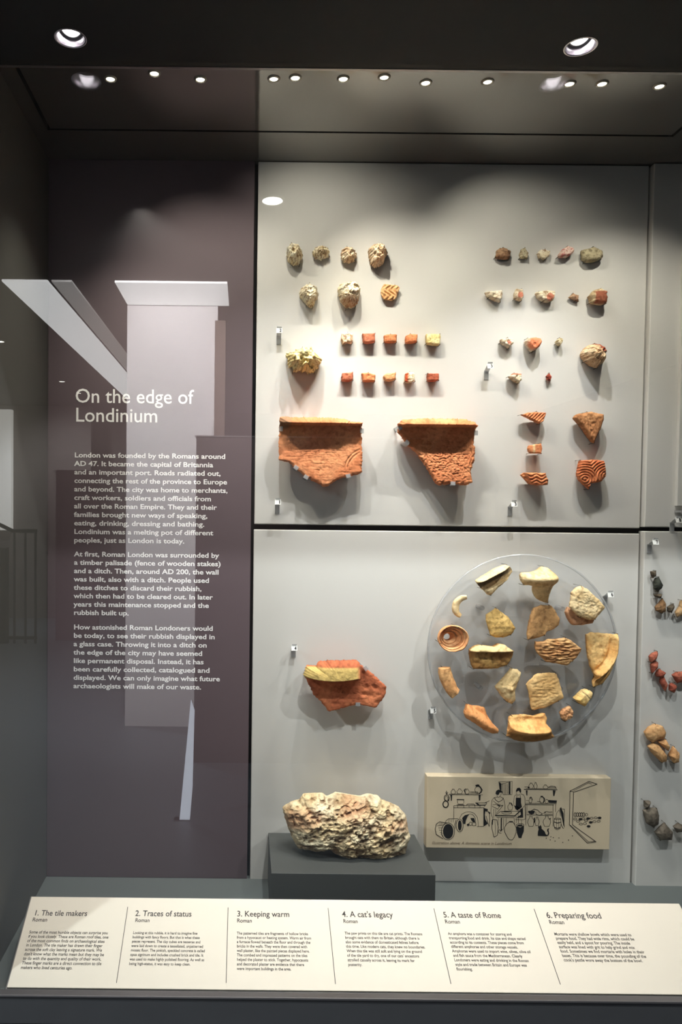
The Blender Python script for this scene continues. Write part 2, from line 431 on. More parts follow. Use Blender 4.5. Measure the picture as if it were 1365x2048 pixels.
heads = [('On the edge of', 150, 805, 387), ('Londinium', 150, 843, 314)]
lines_part('printed_heading', [(s, UP(x, y, YB), XD, ZD, (x1 - x) * PXM, .0515, 1) for s, x, y, x1 in heads], M['white'], tp, NF, .006)
P1 = ["London was founded by the Romans around", "AD 47. It became the capital of Britannia", "and an important port. Roads radiated out,",
      "connecting the rest of the province to Europe", "and beyond. The city was home to merchants,", "craft workers, soldiers and officials from",
      "all over the Roman Empire. They and their", "families brought new ways of speaking,", "eating, drinking, dressing and bathing.",
      "Londinium was a melting pot of different", "peoples, just as London is today."]
W1 = [450, 426, 441, 454, 455, 422, 434, 415, 409, 427, 369]
P2 = ["At first, Roman London was surrounded by", "a timber palisade (fence of wooden stakes)", "and a ditch. Then, around AD 200, the wall",
      "was built, also with a ditch. People used", "these ditches to discard their rubbish,", "which then had to be cleared out. In later",
      "years this maintenance stopped and the", "rubbish built up."]
W2 = [439, 442, 438, 419, 404, 427, 419, 258]
P3 = ["How astonished Roman Londoners would", "be today, to see their rubbish displayed in", "a glass case. Throwing it into a ditch on",
      "the edge of the city may have seemed", "like permanent disposal. Instead, it has", "been carefully collected, catalogued and",
      "displayed. We can only imagine what future", "archaeologists will make of our waste."]
W3 = [427, 431, 415, 406, 409, 421, 442, 404]
def para(lines, ws, x0, y0, y1, x1):
    n = len(lines); L = []
    for i, s in enumerate(lines):
        t = i / (n - 1); x = x0 + (x1 - x0) * t; y = y0 + (y1 - y0) * t
        L.append((s, UP(x, y, YB), XD, ZD, (ws[i] - x) * PXM, .0178, 1))
    lines_part('printed_paragraph', L, M['white'], tp, NF, .022)
para(P1, W1, 149, 914.5, 1084.5, 148)
para(P2, W2, 148.5, 1112.5, 1229.5, 147.5)
para(P3, W3, 147.5, 1258.5, 1376, 147)

# ------------------------------------------------------------------ sloping label board
lean = math.atan((1021 - 200) / F)
# plane through the top edge, rising away from the viewer
YT = 1.644; ZT = UP(700, 1800, YT).z
upd = Vector((0, math.cos(lean), math.sin(lean))); nrm = Vector((0, -math.sin(lean), math.cos(lean)))
def onboard(px, py):
    d = ray(px, py); o = Vector((0, 0, EYE)); q = Vector((0, YT, ZT))
    return o + d * ((q - o).dot(nrm) / d.dot(nrm))
bl = onboard(12, 1981); br = onboard(1364, 1983); xl = bl.x; xrr = onboard(1357, 1803).x
low = onboard(700, 1982)
board = empty('label_board', ((xl + xrr) / 2, low.y, ZF), 'long sloping cream label board with six Roman headings along the case front', 'label board')
def slab(name, x0, x1, s0, s1, n0, n1, mat, bevel=0):
    """box in board coordinates: x, distance up the slope from the low edge, height off the face"""
    base = Vector((0, low.y, low.z))
    mm = Matrix(((1, 0, 0, 0), (0, upd.y, nrm.y, base.y), (0, upd.z, nrm.z, base.z), (0, 0, 0, 1)))
    return box(name, (x0, s0, n0), (x1, s1, n1), mat, board, bevel, mm)
Lb = (Vector((0, YT, ZT)) - Vector((0, low.y, low.z))).length
slab('cream_face', xl, xrr, 0, Lb, -.004, 0, M['cream'], .0008)
slab('metal_tray', xl - .004, xrr + .004, -.004, Lb + .004, -.010, -.0045, M['metal'], .001)
bm = bmesh.new()
sx0, sx1 = xl + .004, xrr - .004
q0 = Vector((0, low.y, low.z)) - nrm * .0105; q1 = Vector((0, YT, ZT)) - nrm * .0105
P_ = [(q0.y, q0.z), (q1.y, q1.z), (q1.y, ZF), (q0.y, ZF)]
va = [bm.verts.new(Vector((sx0, p[0], p[1])) - board.location) for p in P_]; vb = [bm.verts.new(Vector((sx1, p[0], p[1])) - board.location) for p in P_]
bm.faces.new(va); bm.faces.new(vb[::-1])
for i in range(4): bm.faces.new((va[i], vb[i], vb[(i + 1) % 4], va[(i + 1) % 4]))
bmesh.ops.recalc_face_normals(bm, faces=bm.faces)
me = bpy.data.meshes.new('w'); bm.to_mesh(me); bm.free(); link('wedge_base', me, M['base'], board)
for x0, y0, x1, y1 in ((254, 1814, 235, 1966), (456, 1815, 453, 1966), (656, 1816, 672, 1968), (868, 1817, 903, 1968), (1068.5, 1818, 1122, 1969)):
    a, b_ = onboard(x0, y0), onboard(x1, y1); x = (a.x + b_.x) / 2
    sa = (b_ - Vector((b_.x, low.y, low.z))).length; sb = (a - Vector((a.x, low.y, low.z))).length
    slab('divider_line', x - .0006, x + .0006, sa, sb, .0, .0005, M['ink'])
SEC = [
 ('1. The tile makers', 67, 1831, 174, 64, 1843, 94, (58, 1867, 41, 1938), 213,
  ["Some of the most humble objects can surprise you", "if you look closely. These are Roman roof tiles, one", "of the most common finds on archaeological sites",
   "in London. The tile maker has drawn their finger", "across the soft clay leaving a signature mark. We", "don't know what the marks mean but they may be",
   "to do with the quantity and quality of their work.", "These finger marks are a direct connection to tile", "makers who lived centuries ago."]),
 ('2. Traces of status', 270, 1832, 383, 270, 1844, 299, (266, 1868, 258, 1930), 410,
  ["Looking at this rubble, it is hard to imagine fine", "buildings with fancy floors. But that is what these", "pieces represent. The clay cubes are tesserae and",
   "were laid down to create a tessellated, unpatterned", "mosaic floor. The pinkish, speckled concrete is called", "opus signinum and includes crushed brick and tile. It",
   "was used to make highly polished flooring. As well as", "being high-status, it was easy to keep clean."]),
 ('3. Keeping warm', 474, 1833, 579, 474, 1845, 504, (474, 1869, 474, 1940), 625,
  ["The patterned tiles are fragments of hollow bricks", "from a hypocaust or heating system. Warm air from", "a furnace flowed beneath the floor and through the",
   "bricks in the walls. They were then covered with", "wall plaster, like the painted pieces displayed here.", "The combed and impressed patterns on the tiles",
   "helped the plaster to stick. Together, hypocausts", "and decorated plaster are evidence that there", "were important buildings in the area."]),
 ("4. A cat's legacy", 685, 1834, 787, 687, 1846, 716, (690, 1869, 697, 1932), 852,
  ["The paw prints on this tile are cat prints. The Romans", "brought cats with them to Britain, although there is", "also some evidence of domesticated felines before",
   "this time. Like modern cats, they knew no boundaries.", "When this tile was still soft and lying on the ground", "of the tile yard to dry, one of our cats' ancestors",
   "strolled casually across it, leaving its mark for", "posterity."]),
 ('5. A taste of Rome', 888, 1835, 1003, 891, 1847, 921, (897, 1870, 914, 1941), 1062,
  ["An amphora was a container for storing and", "transporting food and drink. Its size and shape varied", "according to its contents. These pieces come from",
   "different amphorae and other storage vessels.", "Amphorae were used to import wine, olives, olive oil", "and fish sauce from the Mediterranean. Clearly",
   "Londoners were eating and drinking in the Roman", "style and trade between Britain and Europe was", "flourishing."]),
 ('6. Preparing food', 1095, 1836, 1204, 1100, 1848, 1130, (1110, 1871, 1129, 1923), 1286,
  ["Mortaria were shallow bowls which were used to", "prepare food. They had wide rims, which could be", "easily held, and a spout for pouring. The inside",
   "surface was lined with grit to help grind and mix", "food. Sometimes we find mortaria with holes in their", "bases. This is because over time, the pounding of the",
   "cook's pestle wore away the bottom of the bowl."]),
]
for hd, hx, hy, hx1, rx, ry, rx1, (bx0, by0, bx1, by1), bxr, body in SEC:
    k = lambda py: onboard(600, py).y / F
    a = onboard(hx, hy); r_ = onboard(rx, ry)
    lines_part('printed_heading', [(hd, a, XD, upd, (onboard(hx1, hy).x - a.x), None, 1.12), ('Roman', r_, XD, upd, onboard(rx1, ry).x - r_.x, None, 1.1)], M['ink'], board, nrm * .0004, .010)
    n = len(body); o0, o1 = onboard(bx0, by0), onboard(bx1, by1)
    wmax = onboard(bxr, (by0 + by1) / 2).x - (o0.x + o1.x) / 2
    full = [max(v.x for v in text_mesh(s)[0]) for s in body]; big = max(full)
    L = []
    for i, s in enumerate(body):
        o = o0.lerp(o1, i / (n - 1)); L.append((s, o, XD, upd, wmax * full[i] / big, None, 1.15))
    lines_part('printed_paragraph', L, M['ink'], board, nrm * .0004, .012)

# ------------------------------------------------------------------ fragments
def crop(x0, y0, s, pts): return [(x0 + a / s, y0 + b / s) for a, b in pts]
def poly_area_c(P):
    A = cx = cy = 0
    for i in range(len(P)):
        x0, y0 = P[i]; x1, y1 = P[(i + 1) % len(P)]; c = x0 * y1 - x1 * y0
        A += c; cx += (x0 + x1) * c; cy += (y0 + y1) * c
    A /= 2; return cx / (6 * A), cy / (6 * A)
def resample(P, N):
    n = len(P); seg = [math.dist(P[i], P[(i + 1) % n]) for i in range(n)]; T = sum(seg); out = []
    i = 0; acc = 0
    for k in range(N):
        s = T * k / N
        while acc + seg[i] < s: acc += seg[i]; i += 1
        t = (s - acc) / seg[i]; a, b = P[i], P[(i + 1) % n]
        out.append((a[0] + (b[0] - a[0]) * t, a[1] + (b[1] - a[1]) * t))
    return out
def mix(a, b, t): return tuple(a[i] + (b[i] - a[i]) * t for i in range(3))
def sstep(x, a, b):
    t = max(0, min(1, (x - a) / (b - a))); return t * t * (3 - 2 * t)
def set_tint(me, cols):
    at = me.color_attributes.new('tint', 'FLOAT_COLOR', 'POINT')
    flat = []
    for c in cols: flat += [c[0], c[1], c[2], 1]
    at.data.foreach_set('color', flat)

def colour(p, pal, freq, sd):
    n1 = noise.noise(p * freq * .45 + Vector((sd, 0, 7))); n2 = noise.fractal(p * freq * 2.2 + Vector((0, sd, 3)), 1, 2.2, 3)
    c = mix(pal[0], pal[1], sstep(n1, -.25, .35))
    if len(pal) > 2: c = mix(c, pal[2], .6 * sstep(n2, .0, .6))
    return c

def frag(name, label, cat, group, poly, mat, pal, thick=.02, stand=.006, Y=YB, p=7, amp=.0012, freq=90, lump=0, relief=None,
         patch=None, N=64, R=12, seed=None, center=None, jag=.8, drop=.35, pins=3, backdome=0, pinY=None):
    global _seed
    _seed += 1; sd = _seed * 7.31
    if poly_signed(poly) < 0: poly = poly[::-1]
    c = center or poly_area_c(poly)
    out = resample(poly, N); yf = Y - stand - thick
    o2 = []
    for i, q in enumerate(out):
        dx, dy = q[0] - c[0], q[1] - c[1]; L = math.hypot(dx, dy) or 1
        j = jag * (noise.noise(Vector((q[0] * .35, q[1] * .35, sd))) + .6 * noise.noise(Vector((q[0] * .9, q[1] * .9, sd + 9))))
        o2.append((q[0] + dx / L * j, q[1] + dy / L * j))
    org = UP(c[0], c[1], Y)
    V, Cc, Fs = [], [], []
    so = Vector((sd, sd * .7, 0))
    def height(wp, q, t):
        h = 0
        if amp: h += amp * noise.fractal(wp * freq + so, .9, 2.1, 4)
        if lump:
            d = noise.voronoi(wp * freq * .55 + so)[0]
            h += lump * 1.3 * (.45 - d[0]) + lump * .9 * noise.fractal(wp * freq * .35 + so, .7, 2.2, 3) - lump * .8 * sstep(noise.noise(wp * freq * .7 + so), .15, .4)
        if relief: h += relief(q[0], q[1], t)
        return h
    def put(q, t, ywp, extra=0):
        wp = UP(q[0], q[1], yf)
        h = height(wp, q, t)
        y = yf + thick * drop * (t ** p) - h * (1 - .5 * t ** 6) + extra
        col = colour(wp, pal, freq, sd)
        if lump:   # darker speckle scattered by noise
            col = mix(col, pal[-1], .8 * sstep(noise.fractal(wp * (200 if lump > .004 else 120) + so, .8, 2.1, 3), .22, .5))
        if patch:
            r = patch(q[0], q[1])
            if r: col = mix(col, r[0], r[1])
        V.append((wp.x, min(y, Y - stand - .0005), wp.z)); Cc.append(col)
    sm_ = None
    if p <= 5:      # rounded pieces: inner rings follow a smoothed outline
        rr_ = [math.hypot(q[0] - c[0], q[1] - c[1]) for q in o2]; h_ = N // 7
        sm_ = [max(.55, min(1.12, sum(rr_[(i + j) % N] for j in range(-h_, h_ + 1)) / (2 * h_ + 1) / rr_[i])) for i in range(N)]
    put(c, 0, 0)
    for k in range(1, R + 1):
        t = (k / R) ** .85
        for i, q in enumerate(o2):
            f_ = (1 + (sm_[i] - 1) * (1 - t ** 5)) if sm_ else 1
            put((c[0] + (q[0] - c[0]) * t * f_, c[1] + (q[1] - c[1]) * t * f_), t, 0)
    for i in range(N): Fs.append((0, 1 + (i + 1) % N, 1 + i))
    for k in range(R - 1):
        a = 1 + k * N; b = a + N
        for i in range(N):
            j = (i + 1) % N; Fs.append((a + i, a + j, b + j, b + i))
    nfront = len(Fs)
    rim = 1 + (R - 1) * N
    # rough broken sides, then the back
    last = rim
    for f_, s_ in ((.5, .985), (1.0, .93 if not backdome else .6)):
        st_ = len(V)
        for i, q in enumerate(o2):
            jj = 1 + .03 * noise.noise(Vector((q[0] * .5, q[1] * .5, sd + f_ * 5)))
            qq = (c[0] + (q[0] - c[0]) * s_ * jj, c[1] + (q[1] - c[1]) * s_ * jj)
            wp = UP(qq[0], qq[1], yf); y0 = V[rim + i][1]
            V.append((wp.x, y0 + (Y - stand - y0) * f_, wp.z)); Cc.append(mix(colour(wp, pal, freq, sd), pal[-1], .25))
        for i in range(N):
            j = (i + 1) % N; Fs.append((last + i, last + j, st_ + j, st_ + i))
        last = st_
    V.append((UP(c[0], c[1], yf).x, Y - stand, UP(c[0], c[1], yf).z)); Cc.append(pal[0]); ci = len(V) - 1
    for i in range(N): Fs.append((last + i, last + (i + 1) % N, ci))
    me = bpy.data.meshes.new(name); me.from_pydata([(v[0] - org.x, v[1] - org.y, v[2] - org.z) for v in V], [], Fs)
    set_tint(me, Cc)
    sm = [k < nfront for k in range(len(Fs))]; me.polygons.foreach_set('use_smooth', sm)
    o = link(name, me, mat, None, org); tag(o, label, cat, group)
    # mounting pins: from the panel past the edge, with a small hook over the face
    if pins:
        yp = pinY if pinY is not None else YB
        angs = [-90, 60, 125] if pins == 3 else ([-90, 90] if pins == 2 else [-100, -20, 50, 130])
        for a in angs:
            a = math.radians(a + (hash_(sd + a) - .5) * 24)
            i = max(range(N), key=lambda i: (o2[i][0] - c[0]) * math.cos(a) + (o2[i][1] - c[1]) * math.sin(a))
            q = o2[i]; dx, dy = c[0] - q[0], c[1] - q[1]; L = math.hypot(dx, dy)
            e = (q[0] - dx / L * .6, q[1] - dy / L * .6); f2 = (q[0] + dx / L * 2.6, q[1] + dy / L * 2.6)
            A = UP(e[0], e[1], yf); B = UP(f2[0], f2[1], yf); yk = V[rim + i][1] - .0012
            path = [Vector((A.x, yp, A.z)) - org, Vector((A.x, yk, A.z)) - org, Vector((B.x, yk - .0008, B.z)) - org]
            link('mounting_pin', tube_mesh('pin', path, .0007, 5), M['pin'], o)
    return o
_seed = 0
def hash_(x): return (math.sin(x * 12.9898) * 43758.5453) % 1
def poly_signed(P): return sum(P[i][0] * P[(i + 1) % len(P)][1] - P[(i + 1) % len(P)][0] * P[i][1] for i in range(len(P)))

CREAM = [S(250, 234, 196), S(254, 246, 220), S(138, 98, 60)]
CREAMP = [S(238, 206, 168), S(248, 228, 196), S(150, 104, 74)]
YEL = [S(240, 216, 148), S(248, 232, 176), S(140, 110, 56)]
ORG = [S(214, 130, 84), S(228, 152, 104), S(160, 88, 56)]
RED = [S(182, 104, 76), S(200, 122, 90), S(132, 70, 50)]
BRN = [S(150, 112, 84), S(176, 140, 108), S(92, 62, 46)]
PLAS = [S(226, 210, 178), S(240, 228, 204), S(150, 116, 84)]
BUFF = [S(214, 166, 100), S(230, 186, 122), S(158, 112, 62)]
PALE = [S(228, 196, 142), S(240, 214, 166), S(176, 136, 88)]
K3 = lambda p: crop(540, 440, 4.55, p)
K4 = lambda p: crop(540, 620, 3.25, p)
K5 = lambda p: crop(940, 440, 4.266, p)
K6 = lambda p: crop(960, 780, 4.266, p)
K8 = lambda p: crop(500, 1260, 3.79, p)
KA = lambda p: crop(840, 1090, 6.5, p)
KB = lambda p: crop(1030, 1090, 6.205, p)
KC = lambda p: crop(860, 1270, 6.5, p)
KD = lambda p: crop(1030, 1270, 6.205, p)
K7 = lambda p: crop(840, 1080, 3.25, p)
KR = lambda p: crop(1240, 1060, 5.12, p)
KQ = lambda p: crop(1240, 1420, 5.39, p)

GR = 'lumps of Roman floor rubble on the upper panel'
def lump_(label, poly, pal, thick=.04, **k):
    d = dict(p=3.4, drop=.7, amp=.002, freq=175, lump=.0085, N=130, R=34, jag=3.6, stand=.004, pins=3); d.update(k)
    return frag('concrete_lump', label, 'rubble', GR, poly, M['rubble'], pal, thick, **d)
lump_('tall cream rubble lump, first in the top left row', K3([(165,215),(190,185),(225,165),(265,190),(295,215),(303,260),(300,300),(280,345),(235,362),(190,350),(165,300)]), CREAM, .05)
lump_('small wide cream rubble lump, second in the top left row', K3([(400,255),(425,220),(455,212),(500,218),(540,225),(550,265),(548,300),(510,320),(470,330),(430,322),(405,295)]), CREAM, .035)
lump_('small roundish pinkish rubble lump, third in the top left row', K3([(662,255),(690,225),(730,215),(780,235),(800,255),(798,300),(780,345),(730,360),(680,350),(662,320),(665,290)]), CREAMP, .035)
lump_('large pinkish rubble lump at the right end of the top left row', K3([(920,235),(935,200),(975,175),(1020,168),(1060,175),(1085,200),(1095,245),(1075,300),(1055,350),(1010,385),(970,380),(945,340),(935,290)]), CREAMP, .055)
lump_('cream rubble lump narrowing downwards, left of the second row', K3([(280,625),(300,575),(340,550),(385,545),(430,565),(455,610),(445,660),(425,710),(395,750),(355,745),(320,700),(295,660)]), CREAM, .055)
lump_('biggest cream rubble lump with a brown underside, middle of the second row', K3([(642,570),(670,535),(720,525),(800,515),(840,550),(850,600),(835,660),(820,720),(770,755),(720,750),(680,710),(655,650),(645,610)]), CREAM, .062,
      patch=lambda x, y: (S(150, 100, 60), .7 * sstep(y, 586, 596)))
gx = lambda x, y, t: .0022 * math.sin((x * .8 + 6 * math.sin(y * .22)) * .75) 
frag('carved_tile_fragment', 'small buff tile fragment with curling grooves, right end of the second row', 'tile fragment', 'tile and rubble pieces of group two',
     K3([(1040,578),(1110,585),(1165,590),(1188,610),(1175,650),(1155,700),(1125,728),(1050,722),(1022,690),(1012,650),(1020,610)]), M['terra'], [S(222, 172, 118), S(232, 186, 134), S(156, 98, 60)], .012, relief=gx, amp=.0008, N=80, R=22, p=9)
lump_('spiky yellowish rubble lump above the left roof tile', K4([(112,250),(150,250),(190,225),(240,225),(280,212),(300,245),(335,280),(355,290),(345,325),(310,365),(260,385),(210,370),(165,375),(155,340),(130,345),(125,300)]), YEL, .07, N=150, R=34, lump=.011, freq=110, jag=5)

TR = [('speckled', CREAMP, 'rubble'), ('dark orange', RED, 'terra'), ('flat orange', ORG, 'terra'), ('uneven orange', ORG, 'terra'), ('pale yellow', YEL, 'terra')]
t1 = [[(470,148),(510,143),(545,152),(540,210),(510,205),(480,218),(468,190)], [(605,150),(687,148),(687,205),(640,212),(612,205)], [(748,162),(770,154),(830,155),(828,205),(790,206),(750,203)],
      [(890,165),(915,152),(965,155),(960,205),(925,210),(887,210)], [(1022,152),(1110,152),(1115,175),(1108,225),(1060,222),(1025,215)]]
t2 = [[(472,408),(545,402),(543,455),(500,462),(468,455)], [(602,408),(640,405),(690,418),(688,460),(650,463),(608,458)], [(742,425),(765,405),(825,405),(820,450),(790,458),(755,455)],
      [(885,410),(910,400),(942,405),(948,460),(910,470),(882,462)], [(1032,410),(1105,410),(1103,455),(1060,460),(1032,455)]]
TR2 = [('plain orange-red', RED, 'terra'), ('bright orange notched', ORG, 'terra'), ('peach and cream', [S(228, 160, 108), S(232, 190, 150), S(214, 176, 130)], 'terra'),
       ('cream-crusted red', CREAM, 'rubble'), ('dull red', [S(168, 88, 62), S(186, 104, 76), S(120, 60, 44)], 'terra')]
ords = ['first', 'second', 'third', 'fourth', 'fifth']
for row, (ps, tr, rn) in enumerate(((t1, TR, 'upper'), (t2, TR2, 'lower'))):
    for i, pl in enumerate(ps):
        nm, pal, mt_ = tr[i]
        pf = (lambda x, y: (S(190, 84, 48), 1 - sstep(x, 815, 821))) if (row == 1 and i == 3) else None
        frag('mosaic_cube', f'{nm} clay mosaic cube, {ords[i]} from the left in the {rn} row of cubes', 'mosaic cube', 'clay mosaic cubes above the roof tiles',
             K4(pl), M[mt_], pal, .024, stand=.002, amp=.0016, freq=120, lump=.002 if mt_ == 'rubble' else 0, N=56, R=12, p=10, drop=.22, jag=.9, pins=3, patch=pf)

# the two big roof tiles with a raised flange along the top
def flange_relief(edge0, slope, hgt):
    def f(x, y, t):
        e = edge0 + slope * (x - 600)
        h = hgt * (1 - sstep(y, e - 1.2, e + 2.0))
        h -= .006 * (1 - sstep(y, e - 9, e - 7)) * 0
        return h
    return f
TER = [S(216, 134, 88), S(228, 152, 104), S(176, 100, 62)]
def tile_relief(cx0, cy0, e0, sl, rough):
    fr = flange_relief(e0, sl, .034)
    def f(x, y, t):
        h = fr(x, y, t)
        d = math.hypot(x - cx0, y - cy0); cr_ = 43
        if y > e0 + 22:
            for r in (0, 5.5):
                h -= .0022 * math.exp(-((d - cr_ - r) / 1.4) ** 2) * (1 - sstep(y, cy0 + 12, cy0 + 30))
        if rough and y > e0 + 30:
            h -= rough * .5 * max(0, noise.fractal(Vector((x * .2, y * .26, 4)), .6, 2.2, 5) + .1)
        h += .0005 * noise.noise(Vector((x * .03, y * .5, 2)))
        return h
    return f
tile1 = K4([(62,700),(90,693),(125,700),(350,702),(480,710),(520,728),(600,735),(600,850),(605,960),(598,1060),(540,1078),(440,1100),(385,1142),(350,1150),(310,1125),(240,1090),(160,1025),(130,990),(60,975),(58,880)])
o1 = frag('roof_tile_fragment', 'large left orange roof tile fragment with flange, finger-drawn arc and pointed lower edge', 'roof tile', 'large flanged roof tiles',
     tile1, M['terra'], TER, .024, stand=.022, amp=.0012, freq=45, N=280, R=84, p=30, drop=.25, jag=2.4, pins=0, relief=tile_relief(738, 944, 849, .01, .0015),
     patch=lambda x, y: (S(140, 118, 92), .75 * (1 - sstep(math.hypot(x - 569, y - 845), 8, 17))))
tile2 = K4([(830,740),(860,715),(1000,708),(1200,710),(1270,715),(1330,735),(1345,760),(1335,830),(1330,870),(1340,900),(1335,980),(1310,1050),(1325,1120),(1280,1138),(1180,1130),(1100,1140),(1080,1120),(1020,1020),(960,930),(900,880),(835,790)])
o2_ = frag('roof_tile_fragment', 'large right orange roof tile fragment with flange, slanting left edge and pitted face', 'roof tile', 'large flanged roof tiles',
     tile2, M['terra'], TER, .024, stand=.022, amp=.0012, freq=45, N=280, R=84, p=30, drop=.25, jag=2.4, pins=0, relief=tile_relief(988, 940, 850, .01, .006))
def clip(parent, px, py, depth, ang=0, size=.006, nm='acrylic_clip'):
    """clear bracket reaching from the panel over the edge of a piece"""
    a = UP(px, py, YB - depth); off = parent.location
    bm = bmesh.new()
    R4 = Matrix.Translation(Vector((a.x, 0, a.z)) - Vector((off.x, off.y, off.z))) @ Matrix.Rotation(math.radians(ang), 4, 'Y')
    add_box(bm, (-size, YB - depth - .004, -size * .35), (size, YB - depth - .0015, size * 1.0), R4, .0006)
    add_box(bm, (-size, YB - depth - .004, -size * .6), (size, YB, -size * .3), R4)
    me = bpy.data.meshes.new(nm); bm.to_mesh(me); bm.free()
    link(nm, me, M['acryl_rim'], parent)
for (x, y, a) in ((563, 858, -90), (592, 936, 35), (697, 953, -15), (612, 955, 30), (723, 862, 90)): clip(o1, x, y, .046, a)
for (x, y, a) in ((814, 886, 40), (951, 866, 90), (906, 968, 0), (799, 856, 60)): clip(o2_, x, y, .046, a)

# painted plaster, right half of the upper panel
RP = S(188, 104, 78)
GP = 'painted wall plaster pieces on the upper panel'
def plas(label, poly, pal, th=.014, patch=None, **k):
    d = dict(amp=.0012, freq=110, N=56, R=12, p=8, jag=1.4, stand=.004, pins=3, drop=.45, lump=.0022); d.update(k)
    return frag('plaster_fragment', label, 'plaster', GP, K5(poly), M['plaster'], pal, th, patch=patch, **d)
blob = lambda cx, cy, r, col, s=.9: (lambda x, y: (col, s * (1 - sstep(math.hypot(x - cx, y - cy) + 2.2 * noise.noise(Vector((x * .4, y * .4, 2))), r * .7, r))))
plas('dull brown plaster fragment, leftmost of the upper row at right', [(240,250),(270,228),(320,228),(335,248),(365,252),(350,320),(250,320),(233,300)], BRN, .02)
plas('tiny grey-cream plaster chip, second in the upper row at right', [(432,285),(450,240),(480,230),(510,270),(500,325),(440,318)], [S(196, 182, 150), S(212, 200, 168), S(120, 100, 74)])
plas('rounded cream plaster fragment, third in the upper row at right', [(585,280),(610,250),(650,240),(695,260),(690,300),(650,330),(600,315)], PLAS)
plas('cream plaster with pink speckles, fourth in the upper row at right', [(778,280),(800,240),(850,215),(900,225),(905,260),(860,300),(800,310),(775,300)], [S(226, 196, 180), S(236, 212, 196), S(186, 90, 88)], .022)
plas('widest grey-green plaster fragment, right end of the upper row', [(975,245),(1010,235),(1070,215),(1150,250),(1160,290),(1140,320),(1080,345),(1010,345),(975,310)], [S(166, 154, 124), S(184, 172, 140), S(110, 98, 74)], .024)
plas('cream triangular plaster fragment, leftmost of the second plaster row', [(145,605),(290,590),(290,650),(270,688),(215,665),(165,640)], PLAS, .024)
plas('narrow plaster fragment with red stripe, second in the second plaster row', [(395,610),(410,580),(465,585),(470,650),(455,680),(420,670),(395,665)], PLAS, .02, blob(1042, 589, 7, RP))
plas('wide plaster fragment with red patch, middle of the second plaster row', [(578,605),(640,595),(745,595),(745,620),(735,665),(690,690),(640,680),(600,650)], PLAS, .024, blob(1102, 593, 9, RP))
plas('tiny brown plaster crumb, fourth in the second plaster row', [(850,655),(890,620),(938,640),(935,690),(910,685),(880,670)], [S(168, 134, 106), S(196, 164, 132), S(112, 72, 54)], .01)
plas('plaster fragment with dark red square, right end of the second plaster row', [(1045,630),(1080,590),(1130,570),(1190,590),(1190,690),(1170,710),(1110,700),(1060,690)], [S(206, 184, 146), S(220, 200, 164), S(150, 120, 84)], .03,
     lambda x, y: (S(148, 82, 60), .95 * sstep(x, 1191.5, 1194) * sstep(y, 579.5, 582) * (1 - sstep(y, 604, 607))))
plas('heart-shaped cream plaster with red dab, left of the third plaster row', [(275,1010),(345,1000),(392,1010),(385,1050),(345,1080),(310,1060),(280,1040)], PLAS, .022, blob(1020, 684, 4.5, RP))
plas('bright orange-red faced plaster fragment in the middle of the third row', [(500,1020),(520,995),(570,990),(630,1000),(632,1040),(600,1085),(560,1110),(530,1080),(510,1050)], PLAS, .034, blob(1073, 684, 16, S(226, 124, 78)))
plas('tiny cream plaster chip to the right of the orange fragment', [(755,1020),(780,1000),(805,1010),(800,1045),(780,1065),(755,1045)], [S(220, 204, 164), S(236, 224, 190), S(136, 110, 60)], .02)
frag('concrete_lump', 'round pink-speckled concrete lump with a red tile inset at far right', 'rubble', GR, K5([(1025,1105),(1050,1060),(1090,1035),(1140,1020),(1200,1050),(1230,1090),(1210,1130),(1205,1190),(1160,1228),(1110,1210),(1060,1170),(1030,1130)]),
     M['rubble'], [S(214, 180, 140), S(230, 204, 168), S(140, 98, 66)], .062, stand=.004, p=3, drop=.7, amp=.003, freq=190, lump=.006, N=110, R=28, jag=1.6,
     patch=lambda x, y: (S(150, 72, 52), .95 * sstep(x - .7 * (y - 690), 1202, 1206) * (1 - sstep(y + .2 * (x - 1210), 700, 706))))
plas('cream plaster with brown top edge, lowest left of the plaster pieces', [(350,1330),(385,1300),(455,1305),(450,1370),(430,1385),(385,1360)], PLAS, .024, lambda x, y: (S(170, 96, 66), .9 * (1 - sstep(y, 748, 751))))
plas('tiniest dark red plaster crumb, below the orange fragment', [(658,1330),(685,1305),(702,1335),(695,1370),(670,1365)], [S(168, 74, 54), S(186, 90, 64), S(110, 44, 34)], .01)

# combed flue tiles
GF = 'combed flue tile fragments at lower right of the upper panel'
def flue(label, poly, relief=None, pal=ORG, th=.018, **k):
    d = dict(amp=.001, freq=70, N=96, R=30, p=12, jag=.9, stand=.012, pins=3, drop=.25); d.update(k)
    return frag('flue_tile_fragment', label, 'tile fragment', GF, K6(poly), M['terra'], pal, th, relief=relief, **d)
ORD = [S(212, 128, 84), S(224, 146, 98), S(160, 86, 54)]
flue('small pointed orange tile sliver, topmost above the square chip', [(365,208),(420,190),(490,185),(575,192),(560,235),(550,265),(520,283),(450,250)], lambda x, y, t: .0008 * math.sin((x + y) * .9), ORD)
flue('brownish triangular tile fragment pointing down', [(815,230),(830,205),(960,183),(1070,205),(1070,250),(1040,330),(985,450),(960,420),(900,330),(850,270)],
     lambda x, y, t: .0015 * noise.noise(Vector((x * .35, y * .2, 1))), [S(178, 122, 80), S(196, 142, 96), S(130, 80, 48)], .024)
flue('small squarish orange tile chip with a pale scar', [(430,470),(530,455),(542,495),(530,540),(440,540),(420,500)], None, ORD, .018, patch=lambda x, y: (S(240, 210, 160), .8 * math.exp(-((x - 1069) / 2.2) ** 2)), N=64, R=14)
